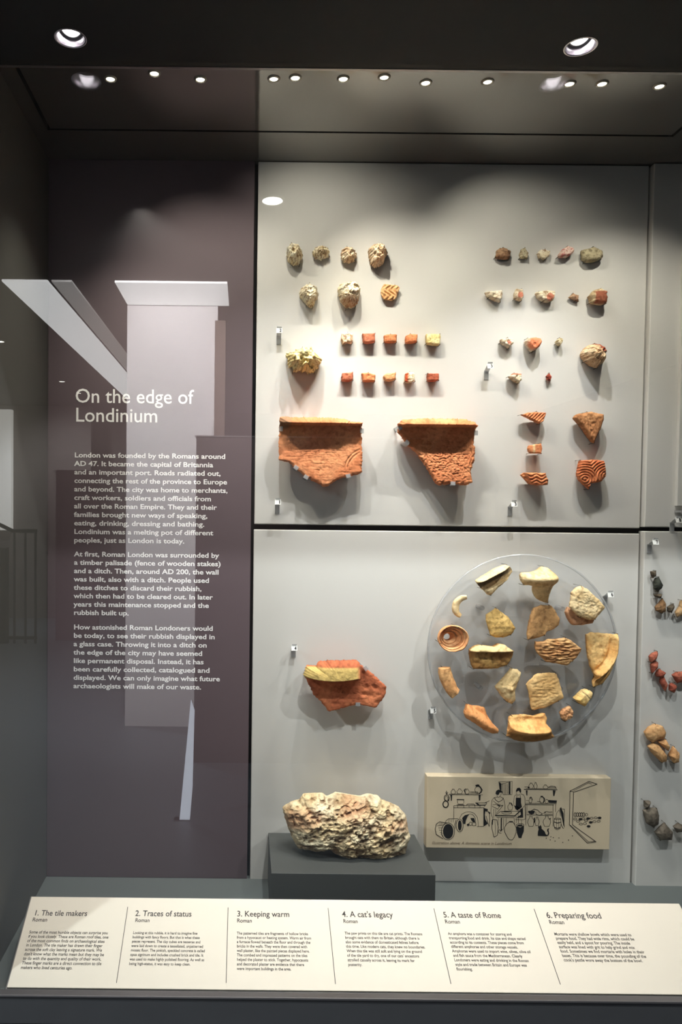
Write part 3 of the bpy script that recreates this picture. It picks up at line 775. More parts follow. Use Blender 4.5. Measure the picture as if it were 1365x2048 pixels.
flue('oblong orange tile fragment with wavy combing', [(365,720),(390,703),(575,708),(580,740),(595,765),(590,805),(500,812),(435,800),(400,755)],
     lambda x, y, t: .0016 * math.sin(y * .95 + 2.2 * math.sin(x * .3)) - .012 * (1 - sstep(x - (y - 948) * .5, 1052, 1056)), ORD, .026)
def fan(x, y, t):
    d1 = math.hypot(x - 1171, (y - 958) * 1.1); d2 = math.hypot(x - 1214, (y - 952) * 1.1)
    d = d1 if x < 1188 + (y - 940) * .5 else d2
    return .0016 * math.sin(d * 1.15)
flue('orange tile fragment with a fan of combed curved grooves', [(870,600),(985,592),(1075,605),(1085,670),(1088,730),(1050,780),(950,800),(940,845),(860,770),(845,720),(855,650)], fan, [S(206, 114, 72), S(216, 132, 86), S(156, 80, 50)], .022, N=128, R=44)

# tile with paw prints
def cat_relief(x, y, t):
    X = (x - 500) * 3.79; Yc = (y - 1260) * 3.79
    e = 350 + 22 * math.sin((X - 420) / 420 * math.pi) if X < 840 else 350 - (X - 840) * 1.2
    h = .036 * (1 - sstep(Yc, e - 5, e + 6)) * (1 - sstep(X, 820, 850))
    for (a, b, r) in ((885, 435, 26), (950, 440, 20), (870, 490, 20), (930, 500, 30), (965, 550, 18), (700, 520, 22), (640, 560, 20)):
        h -= .0035 * math.exp(-((X - a) ** 2 + (Yc - b) ** 2 * 1.6) / r ** 2)
    if Yc > e: h -= .002 * max(0, noise.fractal(Vector((X * .02, Yc * .03, 8)), 1, 2, 4))
    return h
ct = frag('paw_print_tile', 'deep orange roof tile fragment with cat paw prints and a crusted yellow flange', 'roof tile', 'large flanged roof tiles',
     K8([(405,330),(425,268),(500,275),(510,245),(560,230),(810,228),(835,260),(880,290),(940,340),(1040,435),(1030,500),(960,595),(820,565),(730,590),(600,622),(555,560),(480,490),(440,400)]),
     M['terra'], [S(186, 104, 70), S(204, 122, 82), S(142, 76, 50)], .024, stand=.022, amp=.0015, freq=50, N=240, R=70, p=30, drop=.2, jag=2.4, pins=0, relief=cat_relief,
     patch=lambda x, y: ((S(214, 184, 112), .95 * sstep((y - 1260) * 3.79, 262, 276) * (1 - sstep((x - 500) * 3.79, 790, 830))) if (y - 1260) * 3.79 < 352 + 20 * math.sin(((x - 500) * 3.79 - 420) / 420 * math.pi) else None))
clip(ct, 731, 1337, .05, 50); clip(ct, 612, 1346, .05, -60); clip(ct, 716, 1409, .048, 0)

# ------------------------------------------------------------------ round acrylic disc with pottery
DY = YB - .045      # front face of the disc
DT = .006
dc = UP(1046, 1298, DY); DR = (1237 - 853) / 2 * DY / F * .995
disc = empty('round_acrylic_disc', dc, 'large round clear acrylic disc holding buff pottery pieces', 'disc')
link('disc_sheet', lathe_mesh('disc', [(.0005, DT / 2), (DR - .004, DT / 2), (DR - .004, -DT / 2), (.0005, -DT / 2)], 160, rot=Matrix.Rotation(math.radians(90), 3, 'X'), axis_loc=(0, DT / 2, 0)), M['acryl'], disc, smooth=False)
link('polished_rim', lathe_mesh('rim', [(DR - .004, DT / 2), (DR - .001, DT / 2), (DR, DT / 2 - .0012), (DR, -DT / 2 + .001), (DR - .004, -DT / 2)], 160, rot=Matrix.Rotation(math.radians(90), 3, 'X'), axis_loc=(0, DT / 2, 0)), M['acryl_rim'], disc, smooth=True)
for a in (45, 135, 225, 315):
    q = Vector((math.cos(math.radians(a)) * DR * .6, 0, math.sin(math.radians(a)) * DR * .6))
    link('standoff', tube_mesh('so', [q + Vector((0, DT, 0)), q + Vector((0, .045, 0))], .006, 12), M['acryl_rim'], disc)
GS = 'buff amphora and bowl pieces on the round disc'
def sherd(label, poly, relief=None, pal=BUFF, th=.014, name='amphora_sherd', **k):
    d = dict(amp=.0016, freq=55, N=100, R=26, p=9, jag=1.0, stand=.014, pins=3, drop=.3, Y=DY, pinY=DY); d.update(k)
    return frag(name, label, 'pottery', GS, poly, M['buff'], pal, th, relief=relief, **d)
def line_d(x, y, x0, y0, x1, y1):
    L = math.hypot(x1 - x0, y1 - y0); return ((x - x0) * (y1 - y0) - (y - y0) * (x1 - x0)) / L
# trough-shaped piece: raised upper wall, hollow below
def r1(x, y, t):
    d = -line_d(x, y, 950, 1162, 1010, 1130)   # >0 below the upper wall
    d = ((x - 950) * (1130 - 1162) - (y - 1162) * (1010 - 950)) / 68.0
    d = -d
    return .035 * (1 - sstep(d, 4, 7)) + .012 * sstep(d, 24, 28)
sherd('hollow trough-like vessel piece with shade painted inside, top left of the disc', KA([(715,470),(850,380),(1000,290),(1100,255),(1190,290),(1215,340),(1140,450),(1000,570),(920,655),(880,650),(780,540)]), r1, PALE, .012,
      patch=lambda x, y: (S(74, 58, 40), .85 * (lambda d: sstep(d, 5, 9) * (1 - sstep(d, 15, 20)))(-(((x - 950) * -32 - (y - 1162) * 60) / 68.0))))  # shade under the upper rim, painted into the hollow's colour
# crescent handle fragment: a curved tapering bar
def bar_piece(name, label, path_px, rads_px, pal, group, cat='pottery', depth=.03, seed=3, flat=.8, seg=20, sub=6, extra=None, ridges=0):
    pts, rr = [], []
    n = len(path_px)
    def cr(a, b, c, d, t): return .5 * ((2 * b) + (-a + c) * t + (2 * a - 5 * b + 4 * c - d) * t * t + (-a + 3 * b - 3 * c + d) * t ** 3)
    for i in range(n - 1):
        a, b, c, d = path_px[max(i - 1, 0)], path_px[i], path_px[i + 1], path_px[min(i + 2, n - 1)]
        for k in range(sub):
            t = k / sub; pts.append((cr(a[0], b[0], c[0], d[0], t), cr(a[1], b[1], c[1], d[1], t))); rr.append(rads_px[i] + (rads_px[i + 1] - rads_px[i]) * t)
    pts.append(path_px[-1]); rr.append(rads_px[-1])
    c0 = path_px[n // 2]; org = UP(c0[0], c0[1], DY)
    W = [UP(p[0], p[1], DY - depth) - org for p in pts]; rw = [r * (DY - depth) / F for r in rr]
    W = [W[0] + (W[0] - W[1]) * .15] + W + [W[-1] + (W[-1] - W[-2]) * .15]; rw = [rw[0] * .55] + rw + [rw[-1] * .55]
    me = tube_mesh(name, W, rw, seg, True, flat)
    cols = []
    for i, v in enumerate(me.vertices):
        k = i % seg; q = Vector(v.co) + org
        ax = W[i // seg]; dv = Vector(v.co) - ax
        s_ = 1 + .10 * noise.fractal(q * 60 + Vector((seed, 0, 0)), 1, 2, 3)
        if ridges: s_ += .08 * math.cos(ridges * 2 * math.pi * k / seg)
        v.co = ax + dv * s_
        cols.append(colour(q, pal, 60, seed))
    set_tint(me, cols)
    o = link(name, me, M['buff'], None, org, True); tag(o, label, cat, group)
    for i in (2, len(pts) - 3):
        q = W[i]; link('mounting_pin', tube_mesh('pin', [Vector((q.x, 0, q.z)), Vector((q.x, q.y * .9, q.z))], .0009, 5), M['pin'], o)
    return o
bar_piece('amphora_sherd', 'small crescent-shaped handle piece at the upper left of the disc', KA([(608,675),(545,690),(480,745),(462,820),(480,885),(528,925)]), [4.5, 6, 7, 7, 6, 4.5], PALE, GS, depth=.02, ridges=3)
# neck piece: a funnel seen end-on
def neck():
    c = UP(907, 1277, DY); k = (DY - .04) / F; Rr = 29.5 * k * 1.02
    prof = [(7.5 * k, .012), (8.5 * k, .020), (14 * k, .026), (15.5 * k, .024), (20 * k, .032), (21.5 * k, .030), (25 * k, .040), (26.5 * k, .039), (29.5 * k, .046), (31 * k, .043), (30 * k, .035), (27 * k, .02), (22 * k, .010), (14 * k, .005), (7.5 * k, .005), (7.5 * k, .012)]
    rot = Matrix.Rotation(math.radians(90), 3, 'X')
    prof2 = []
    for i in range(len(prof) - 1):
        for s in range(3): t = s / 3; prof2.append((prof[i][0] * (1 - t) + prof[i + 1][0] * t, prof[i][1] * (1 - t) + prof[i + 1][1] * t))
    me = lathe_mesh('neck', prof2 + [prof[-1]], 64, rot=rot, wob=.05, seed=2)
    cols = []
    off = Vector((UP(907, 1277, DY - .04).x - c.x, 0, UP(907, 1277, DY - .04).z - c.z))
    hx = UP(898, 1277, DY - .04).x - UP(907, 1277, DY - .04).x
    for v in me.vertices:
        q = Vector(v.co); rr = math.hypot(q.x, q.z) / Rr
        q.z *= .87; q.x += hx * (1 - rr) if rr < 1 else 0
        q += q.normalized() * .0012 * noise.noise(q * 90)
        v.co = q + off; cols.append(colour(q + c, [S(224, 160, 108), S(236, 180, 128), S(170, 106, 64)], 55, 5))
    set_tint(me, cols)
    o = link('amphora_sherd', me, M['buff'], None, c, True)
    tag(o, 'round funnel-shaped jar neck piece with a hole through it, left of the disc', 'pottery', GS)
    for a in (200, 330, 80):
        q = off + Vector((math.cos(math.radians(a)) * Rr * .97, 0, math.sin(math.radians(a)) * Rr * .84))
        link('mounting_pin', tube_mesh('pin', [q, q + Vector((0, -.05, 0)), q * .92 + Vector((0, -.052, 0))], .0008, 5), M['pin'], o)
neck()
sherd('plain buff body piece pointed at the top, beside the two upper bowls of the disc', KA([(870,910),(1000,820),(1040,850),(1160,940),(1255,1085),(1200,1170),(1100,1205),(1000,1205),(930,1180),(900,1090),(870,980)]), lambda x, y, t: .006 * (1 - t * t), [S(208, 166, 96), S(224, 186, 116), S(140, 108, 56)])
def r5(x, y, t):
    X = (x - 1030) * 6.205; Yy = (y - 1090) * 6.205
    top = .030 * math.exp(-((line_d(X, Yy, 100, 430, 520, 400)) / 90) ** 2)
    return top + .012 * math.exp(-((X - 370) / 110) ** 2)
sherd('forked handle stump with a pale top and shaded stem, top middle of the disc', KB([(85,390),(110,350),(240,340),(320,310),(370,270),(440,290),(530,380),(550,450),(490,520),(460,600),(440,730),(400,720),(340,700),(280,650),(260,580),(265,520),(190,500),(140,505),(100,450)]),
      r5, PALE, .03, center=(1030 + 395 / 6.205, 1090 + 440 / 6.205), p=3, drop=.6, N=120)
sherd('brownish curved body piece below the forked handle stump', KB([(250,790),(350,750),(400,755),(470,755),(520,820),(575,930),(560,1000),(500,1050),(420,1085),(390,1130),(290,1160),(180,1180),(170,1120),(190,980),(220,880)]),
      lambda x, y, t: -.008 * math.exp(-((x - 1096) / 14) ** 2), [S(188, 142, 92), S(206, 160, 106), S(136, 96, 60)], .02)
s7 = sherd('thick two-layered pale piece at the upper right of the disc', KB([(720,590),(780,530),(840,510),(920,550),(975,610),(1060,680),(1140,780),(1050,880),(1010,930),(930,935),(830,900),(760,850),(690,770),(715,680)]),
      lambda x, y, t: .0015 * noise.fractal(Vector((x * .2, y * .2, 0)), .8, 2, 4), PALE, .018, stand=.03)
bk = frag('rear_layer', None, None, None, KB([(650,840),(680,770),(780,830),(900,900),(1010,930),(990,975),(850,1000),(730,1000),(680,920)]), M['buff'], [S(222, 164, 120), S(230, 178, 136), S(150, 100, 66)], .022, stand=.006, Y=DY, pins=0, N=60, R=12, amp=.002, freq=60)
bk.parent = s7; bk.location = bk.location - s7.location
bk['label'] = 'pinkish rear layer'
def r8(x, y, t):
    X = (x - 1030) * 6.205; Yy = (y - 1270) * 6.205
    rad = math.hypot((X - 780), (Yy - 60) * .93); d = rad - 440
    return .022 * math.exp(-((d - 30) / 34) ** 2) - .006 * math.exp(-((d + 20) / 16) ** 2)
sherd('large curved mortar bowl piece with a thick rim at the right edge of the disc', KD([(900,-5),(960,-30),(1200,-10),(1280,-10),(1300,100),(1290,220),(1250,370),(1190,500),(1100,610),(990,655),(985,610),(1020,545),(1000,500),(950,390),(925,280),(905,150)]),
      r8, [S(226, 176, 108), S(238, 196, 130), S(188, 134, 78)], .016, name='mortar_bowl_sherd', center=(1030 + 1078 / 6.205, 1270 + 330 / 6.205), N=140, R=40, p=16)
def r9(x, y, t):
    return .016 * (1 - sstep(y, 1302, 1305)) - .004 * noise.noise(Vector((x * .12, y * .1, 5)))
sherd('long brown block-like piece with a pale top edge, centre left of the disc', KC([(525,200),(600,150),(680,135),(850,160),(920,120),(980,130),(1040,175),(1100,215),(1100,260),(1060,350),(1020,400),(900,440),(780,450),(580,450),(555,400),(530,290)]),
      r9, [S(176, 128, 72), S(200, 156, 92), S(106, 76, 40)], .026, patch=lambda x, y: (S(232, 206, 150), .9 * (1 - sstep(y, 1300, 1303))))
sherd('flaky layered brown piece with six corners, centre of the disc', KD([(270,90),(380,90),(430,60),(560,55),(650,40),(720,75),(850,180),(830,220),(750,320),(660,388),(560,365),(400,340),(370,300),(290,230),(270,180)]),
      lambda x, y, t: .006 * noise.fractal(Vector((x * .07, y * .33, 0)), 1, 2, 4), [S(202, 148, 96), S(222, 176, 120), S(140, 92, 56)], .022, amp=.003)
bar_piece('amphora_sherd', 'ribbed straight handle length at the left of the disc', KC([(188,425),(200,520),(240,620),(285,710),(335,765)]), [12, 12.5, 12.5, 12.5, 12], [S(218, 160, 104), S(230, 178, 120), S(160, 108, 66)], GS, depth=.03, seed=11, ridges=5, seg=40)
sherd('pale triangular base piece with a small knob, lower middle of the disc', KC([(1080,445),(1150,450),(1200,500),(1180,590),(1150,640),(1120,740),(1125,860),(1080,905),(1020,880),(940,800),(865,690),(930,620),(1000,540)]),
      lambda x, y, t: .008 * math.exp(-(((x - 1022) / 4) ** 2 + ((y - 1378) / 4) ** 2)) + .006 * (1 - t), [S(222, 190, 136), S(232, 204, 152), S(178, 142, 92)], .02)
sherd('large flat pale many-sided piece, lower right centre of the disc', KD([(150,620),(270,490),(420,470),(520,475),(560,570),(590,680),(620,785),(550,830),(400,905),(220,940),(200,820),(175,700)]),
      lambda x, y, t: .0012 * noise.noise(Vector((x * .1, y * .3, 0))), [S(220, 176, 114), S(232, 192, 132), S(186, 140, 84)], .014)
def r14(x, y, t):
    X = (x - 860) * 6.5; Yy = (y - 1270) * 6.5
    d = line_d(X, Yy, 470, 980, 850, 1235)
    return .030 * math.sqrt(max(0, 1 - (d / 85) ** 2))
sherd('slanting rounded rim piece with a small flap, bottom left of the disc', KC([(440,1010),(480,895),(560,920),(650,925),(720,950),(750,1040),(800,1130),(880,1210),(870,1260),(800,1270),(700,1230),(560,1130),(470,1080)]),
      r14, [S(222, 152, 94), S(234, 168, 108), S(170, 104, 60)], .012, N=130, R=40, center=(860 + 620 / 6.5, 1270 + 1060 / 6.5))
def r15(x, y, t):
    X = (x - 840) * 3.25; Yy = (y - 1080) * 3.25
    e = 1238 - .0009 * (X - 730) ** 2 + 0
    return .034 * math.exp(-((Yy - e + 4) / 26) ** 2) - .008 * math.exp(-(((X - 720) / 70) ** 2 + ((Yy - 1165) / 22) ** 2))
sherd('wide curved bowl rim piece with a brown underside, bottom of the disc', K7([(575,1280),(585,1160),(600,1145),(690,1140),(750,1150),(820,1128),(835,1165),(825,1195),(885,1285),(850,1300),(760,1315),(680,1315),(620,1305)]),
      r15, [S(228, 172, 106), S(238, 188, 122), S(190, 130, 72)], .02, name='mortar_bowl_sherd', N=140, R=44,
      patch=lambda x, y: (S(140, 96, 50), .75 * sstep(y - (.0009 * (x - 1066) ** 2) * -1, 1464, 1470)))
sherd('small crumbly square piece, lower right of the disc', KD([(575,980),(610,930),(700,895),(740,950),(730,1030),(640,1080),(600,1050)]), None, [S(206, 150, 104), S(224, 178, 128), S(140, 90, 58)], .016, N=60, R=14, amp=.003, freq=120)
sherd('small oblong block held by a dark band, right of the lower disc', KD([(755,800),(870,690),(930,680),(960,710),(950,760),(860,880),(800,850)]), lambda x, y, t: .014 * (1 - sstep(line_d(x, y, 1155, 1410, 1182, 1386), -2, 6) * 0), [S(222, 186, 116), S(234, 202, 140), S(160, 116, 62)], .02, N=60, R=16,
      patch=lambda x, y: (S(80, 60, 36), .9 * math.exp(-((x - 1170 + (y - 1388) * -.9) / 1.2) ** 2)))

# ------------------------------------------------------------------ small sherds of the next bay
YP = YB - .014
def small(label, poly, pal, group, mat='buff', th=.01):
    return frag('pottery_sherd', label, 'pottery', group, poly, M[mat], pal, th, stand=.008, Y=YP, amp=.0012, freq=90, N=48, R=9, p=6, jag=.7, pins=2, pinY=YP,
                relief=lambda x, y, t: .005 * (1 - t * t))
DK = [S(74, 64, 52), S(96, 84, 68), S(40, 34, 28)]
G1 = 'dark sherds at the top of the right bay'
for lb_, pl, pa_ in (
  ('tiny dark sherd, topmost below tag seven', [(333,425),(380,420),(378,470),(350,490),(335,460)], DK),
  ('black pointed sherd, second below tag seven', [(365,520),(380,490),(410,480),(455,570),(445,595),(400,635),(362,600)], [S(50, 52, 46), S(70, 72, 62), S(30, 30, 26)]),
  ('thin dark sherd under the black pointed one', [(362,665),(440,655),(430,700),(380,690)], DK),
  ('brown triangular sherd, lowest of the dark column', [(375,790),(420,740),(450,700),(485,760),(480,840),(440,855),(380,830)], [S(132, 98, 66), S(152, 116, 80), S(70, 52, 36)]),
  ('small dark forked sherd right of the brown one', [(505,790),(560,755),(570,790),(540,845),(508,840)], DK),
  ('light brown sherd cut by the right picture edge, upper', [(578,850),(620,790),(640,720),(700,720),(700,860),(600,895)], [S(178, 142, 100), S(196, 160, 116), S(80, 60, 42)])):
    small(lb_, KR(pl), pa_, G1)
RS = [S(150, 78, 60), S(172, 100, 78), S(104, 52, 42)]
G2 = 'glossy red sherds in the middle of the right bay'
for lb_, pl in (
  ('red curved sherd, highest of the red sherds', [(315,1300),(350,1265),(400,1245),(405,1270),(380,1330),(330,1360)]),
  ('pinkish red sherd just below the highest red one', [(335,1380),(380,1340),(405,1360),(395,1420),(345,1470)]),
  ('wide red sherd, third down the red trail', [(385,1470),(420,1425),(485,1465),(450,1520),(390,1505)]),
  ('narrow pointed red sherd, fourth down the red trail', [(430,1530),(460,1500),(505,1590),(480,1655),(430,1570)]),
  ('small squarish red sherd, lowest of the red trail', [(525,1590),(550,1570),(598,1600),(570,1670),(525,1650)]),
  ('long red sherd cut by the right picture edge', [(550,1490),(600,1460),(700,1450),(700,1560),(600,1570)])):
    small(lb_, KR(pl), RS, G2, 'terra', .012)
TN = [S(212, 160, 108), S(226, 178, 124), S(160, 110, 68)]
G3 = 'tan sherds low in the right bay'
for lb_, pl in (
  ('largest rounded tan sherd in the right bay', [(280,250),(330,190),(400,155),(480,180),(515,250),(500,310),(420,330),(370,360),(310,320)]),
  ('long tan sherd slanting down below the rounded one', [(320,400),(380,360),(440,390),(525,500),(520,560),(470,575),(360,470)]),
  ('small tan sherd wedged between the larger tan ones', [(430,350),(510,325),(555,400),(540,445),(480,400)]),
  ('tan sherd nearest the right picture edge', [(550,500),(600,400),(660,480),(650,570),(600,585)])):
    small(lb_, KQ(pl), TN, G3, 'buff', .014)
GY = [S(104, 94, 82), S(122, 112, 98), S(62, 52, 42)]
G4 = 'grey sherds at the foot of the right bay'
for lb_, pl in (
  ('tiny grey sherd on top of the grey cluster', [(280,990),(345,990),(320,1060),(285,1060)]),
  ('large grey sherd with a white rim line', [(265,1090),(330,1065),(415,1065),(438,1150),(430,1240),(380,1275),(300,1230)]),
  ('dark triangular grey sherd, lowest of the cluster', [(390,1330),(450,1270),(500,1225),(590,1330),(575,1410),(450,1410)]),
  ('small grey sherd at the right picture edge, low', [(595,1270),(650,1230),(720,1260),(720,1320),(630,1325)])):
    small(lb_, KQ(pl), GY, G4, 'buff', .012)

# ------------------------------------------------------------------ number tags
def number_tag(num, px, py, label, Y=YB, turn=0):
    """clear bent strip fixed to the panel, its tilted white end carrying the number"""
    yo = .030; c = UP(px, py, Y - yo); org = Vector((c.x, Y, c.z))
    r = empty('number_tag', org, label, 'tag', 'acrylic number tags')
    w_ = .0075; bm = bmesh.new()
    add_box(bm, (-w_ * .8, -.002, -.030), (w_ * .8, 0, -.006), None, .0005)
    path = [(-.001, -.010), (-.012, -.004), (-.024, .002), (-.031, .0085)]
    th = .0016
    for (ya, za), (yb_, zb) in zip(path[:-1], path[1:]):
        vs = [bm.verts.new((sx * w_ * .8, y, z + dz)) for (y, z) in ((ya, za), (yb_, zb)) for dz in (0, th) for sx in (-1, 1)]
        a0, a1, a2, a3, b0, b1, b2, b3 = vs
        for f in ((a0, a1, a3, a2), (b0, b2, b3, b1), (a0, b0, b1, a1), (a2, a3, b3, b2), (a0, a2, b2, b0), (a1, b1, b3, a3)): bm.faces.new(f)
    bmesh.ops.recalc_face_normals(bm, faces=bm.faces)
    me = bpy.data.meshes.new('b'); bm.to_mesh(me); bm.free(); link('clear_bracket', me, M['acryl_rim'], r)
    R4 = Matrix.Translation(Vector((0, -yo - .001, 0))) @ Matrix.Rotation(math.radians(-22), 4, 'X')
    bm = bmesh.new(); add_box(bm, (-w_, 0, -w_ * .95), (w_, .0012, w_ * .95), R4, .0003)
    me = bpy.data.meshes.new('p'); bm.to_mesh(me); bm.free(); pl = link('white_face', me, M['tagwhite'], r)
    R3 = R4.to_3x3(); o = org + R4 @ Vector((.0005, -.0004, -.0045))
    pl.location = (0, 0, 0)
    ln = [(num, o, R3 @ Vector((1, 0, 0)), R3 @ Vector((0, 0, 1)), .0052, .0125, 1)]
    t_ = lines_part('printed_number', ln, M['ink2'], r, R3 @ Vector((0, -.0003, 0)), .03)
    t_.parent = pl
number_tag('2', 559, 661, 'acrylic tag numbered 2, above the spiky yellow rubble')
number_tag('1', 556, 1004, 'acrylic tag numbered 1, below the left roof tile')
number_tag('3', 981, 732, 'acrylic tag numbered 3 among the plaster pieces')
number_tag('3', 1029, 1008, 'acrylic tag numbered 3 below the combed tile fragments')
number_tag('4', 589, 1296, 'acrylic tag numbered 4, above the paw print tile')
number_tag('5', 867, 1421, 'acrylic tag numbered 5, at the lower left of the disc')
number_tag('6', 1222, 1189, 'acrylic tag numbered 6, at the upper right of the disc')
number_tag('7', 1312, 1084, 'acrylic tag numbered 7, at the top of the right bay', YP)
number_tag('8', 1358, 1040, 'acrylic tag numbered 8, at the right edge by the clear shelf', YP)

# narrow white board and clear shelf, cut by the right edge
wb = empty('side_board', (UP(1375, 900, YP).x, YP, UP(1352, 1010, YP).z), 'slim white mounting board cut by the right picture edge', 'board')
a = UP(1362, 495, YP); b_ = UP(1352, 1012, YP)
box('board_face', ((a.x + b_.x) / 2, YP - .012, b_.z), (a.x + .25, YP, a.z), M['panel'], wb, .001)
sh = empty('clear_shelf', (UP(1375, 900, YP).x, YP, UP(1352, 1027, YP).z), 'clear acrylic ledge under the slim white board at the right edge', 'shelf')
a = UP(1350, 1014, YP); b_ = UP(1350, 1028, YP)
box('ledge', (a.x, YP - .03, b_.z + .004), (a.x + .25, YP, b_.z + .009), M['acryl_rim'], sh)
box('front_lip', (a.x, YP - .032, b_.z), (a.x + .25, YP - .03, b_.z + .014), M['acryl_rim'], sh)

# ------------------------------------------------------------------ illustration board
YI = YB - .028
c = [UP(855, 1553, YI), UP(1222, 1556, YI), UP(1221, 1699, YI), UP(853, 1696, YI)]
ix0 = (c[0].x + c[3].x) / 2; ix1 = (c[1].x + c[2].x) / 2; iz1 = (c[0].z + c[1].z) / 2; iz0 = (c[2].z + c[3].z) / 2
ill = empty('illustration_board', ((ix0 + ix1) / 2, YI, iz0), 'beige board with a black line drawing of a Roman kitchen and a cat', 'illustration')
box('board', (ix0, YI, iz0), (ix1, YB - .0, iz1), M['beige'], ill, .0012)
strokes_v, strokes_f = [], []
IL = lambda p: (860 + p[0] / 7.184, 1540 + p[1] / 7.184)
IR = lambda p: (1030 + p[0] / 7.184, 1540 + p[1] / 7.184)
def put_pts(P, lift=.0006): 
    n0 = len(strokes_v)
    for q in P:
        w_ = UP(q[0], q[1], YI); strokes_v.append(tuple(Vector((w_.x, YI - lift, w_.z)) - ill.location))
    return n0
def stroke(P, wd=5.0, K=IL, closed=False):
    Q = [K(p) for p in P]; wd = max(wd, 4.2) / 7.184 / 2
    if closed: Q.append(Q[0])
    for a, b in zip(Q[:-1], Q[1:]):
        dx, dy = b[0] - a[0], b[1] - a[1]; L = math.hypot(dx, dy)
        if L < 1e-6: continue
        nx, ny = -dy / L * wd, dx / L * wd; ex, ey = dx / L * wd * .5, dy / L * wd * .5
        n0 = put_pts([(a[0] + nx - ex, a[1] + ny - ey), (b[0] + nx + ex, b[1] + ny + ey), (b[0] - nx + ex, b[1] - ny + ey), (a[0] - nx - ex, a[1] - ny - ey)])
        strokes_f.append((n0, n0 + 1, n0 + 2, n0 + 3))
def fill(P, K=IL):
    Q = [K(p) for p in P]; n0 = put_pts(Q)
    for t in geometry.tessellate_polygon([[Vector((q[0], q[1], 0)) for q in Q]]): strokes_f.append(tuple(n0 + i for i in t))
def ell(cx, cy, rx, ry, a0=0, a1=360, n=22): return [(cx + rx * math.cos(math.radians(a0 + (a1 - a0) * i / n)), cy + ry * math.sin(math.radians(a0 + (a1 - a0) * i / n))) for i in range(n + 1)]
def pot(cx, cy, w_, h, K=IL, wd=5):
    o = [(-.2, -.5), (.2, -.5), (.16, -.36), (.44, -.12), (.5, .1), (.3, .5), (-.3, .5), (-.5, .1), (-.44, -.12), (-.16, -.36)]
    stroke([(cx + a * w_, cy + b * h) for a, b in o], wd, K, True)
stroke([(270,352),(760,356)], 6); stroke([(285,342),(700,342)], 4)
fill([(298,356),(322,356),(318,440),(304,440)]); fill([(703,356),(732,356),(726,436),(708,436)])
pot(338,308,66,70); pot(430,305,80,70); pot(538,308,60,76); stroke([(515,270),(495,290),(512,330)], 12); stroke([(580,312),(690,312),(690,340)], 5); stroke([(580,326),(690,326)], 5)
pot(692,275,90,110); stroke([(695,215),(728,245),(752,285),(740,315),(710,340)], 14); fill([(655,215),(690,205),(715,212),(700,240),(665,238)])
stroke([(240,300),(248,350)], 10); stroke([(225,320),(245,345),(262,318)], 6); stroke(ell(243,400,36,45), 8); stroke(ell(238,405,18,35), 4); fill([(262,375),(285,400),(275,450),(255,440),(270,405)])
stroke(ell(228,490,38,46), 14)
stroke([(345,690),(345,512),(800,506)], 6); stroke([(345,540),(775,540),(775,808),(680,812)], 6); stroke([(775,540),(800,506)], 4)
for x in (400,490,565,650,722): stroke([(x,508),(x,540)], 5)
stroke([(392,422),(492,426)], 12); stroke([(398,430),(396,455),(410,488),(478,488),(492,460),(486,430)], 5); stroke([(390,498),(492,498)], 8)
stroke([(528,500),(545,488),(630,488),(650,502)], 8); fill([(655,470),(690,472),(720,505),(690,505)]); stroke([(655,470),(820,470),(805,500),(700,500)], 6); stroke([(790,470),(858,442)], 6)
stroke([(430,690),(460,632),(520,602),(580,598),(640,620),(680,670),(695,740),(700,812)], 5)
stroke([(575,628),(625,645),(655,690),(664,800)], 5); fill([(465,690),(500,650),(575,630),(545,665),(520,720),(512,775),(485,768)])
stroke(ell(588,772,22,24), 6); stroke(ell(635,774,28,26), 6); fill([(585,690),(640,688),(652,740),(640,752),(610,738),(595,715)]); fill([(530,780),(560,765),(565,800),(545,805)])
fill([(778,545),(835,560),(830,600),(800,590),(792,640),(800,710),(835,770),(778,808)]); stroke([(835,600),(860,620),(862,720),(855,810),(830,740),(810,660)], 7); fill([(838,590),(872,612),(862,640),(848,620)])
fill(ell(265,880,74,106)[:-1]); stroke(ell(262,880,95,122), 7); stroke([(255,760),(140,742),(95,775),(78,850),(95,925),(190,985)], 8)
for i in range(5): stroke([(110 + i * 12, 800 + i * 30), (185 + i * 3, 790 + i * 40)], 4)
for i in range(4): stroke([(150 + i * 25, 748), (140 + i * 16, 800)], 4)
fill(ell(432,795,27,74)[:-1]); stroke(ell(430,795,50,92), 7); stroke([(405,698),(270,700),(235,725),(222,752)], 6)
for i in range(3): stroke([(280 + i * 28, 705), (275 + i * 32, 750)], 4)
stroke([(380,720),(362,780),(365,840)], 8)
fill([(945,335),(955,300),(985,280),(1030,292),(1052,325),(1005,322),(990,355),(962,352)]); stroke([(965,350),(972,385),(990,395),(1012,372),(1030,335)], 4)
stroke([(972,388),(925,395),(895,430),(885,510),(878,600),(905,700)], 5); stroke([(1010,380),(1050,400),(1068,430),(1082,500),(1082,590)], 5)
stroke([(930,395),(950,430),(990,460),(1040,430),(1060,400)], 7); stroke([(910,440),(960,480),(1020,500)], 4); stroke([(905,500),(950,490),(1000,520),(980,560),(940,540),(900,520)], 5)
stroke([(1050,510),(1010,560),(960,620)], 5); stroke([(950,560),(945,650)], 4); stroke([(1000,520),(1055,505)], 7); fill([(965,490),(1010,505),(1005,525),(975,508)])
stroke([(920,560),(918,690)], 5); stroke([(905,705),(892,760),(895,850),(925,962),(972,938),(985,820),(965,715),(905,705)], 7); stroke([(935,720),(945,830),(940,930)], 4); fill([(892,720),(912,705),(905,790),(895,780)])
fill([(1238,295),(1258,258),(1290,252),(1312,275),(1314,318),(1302,328),(1282,292),(1246,312)]); stroke([(1243,308),(1250,345),(1270,362),(1298,345)], 4)
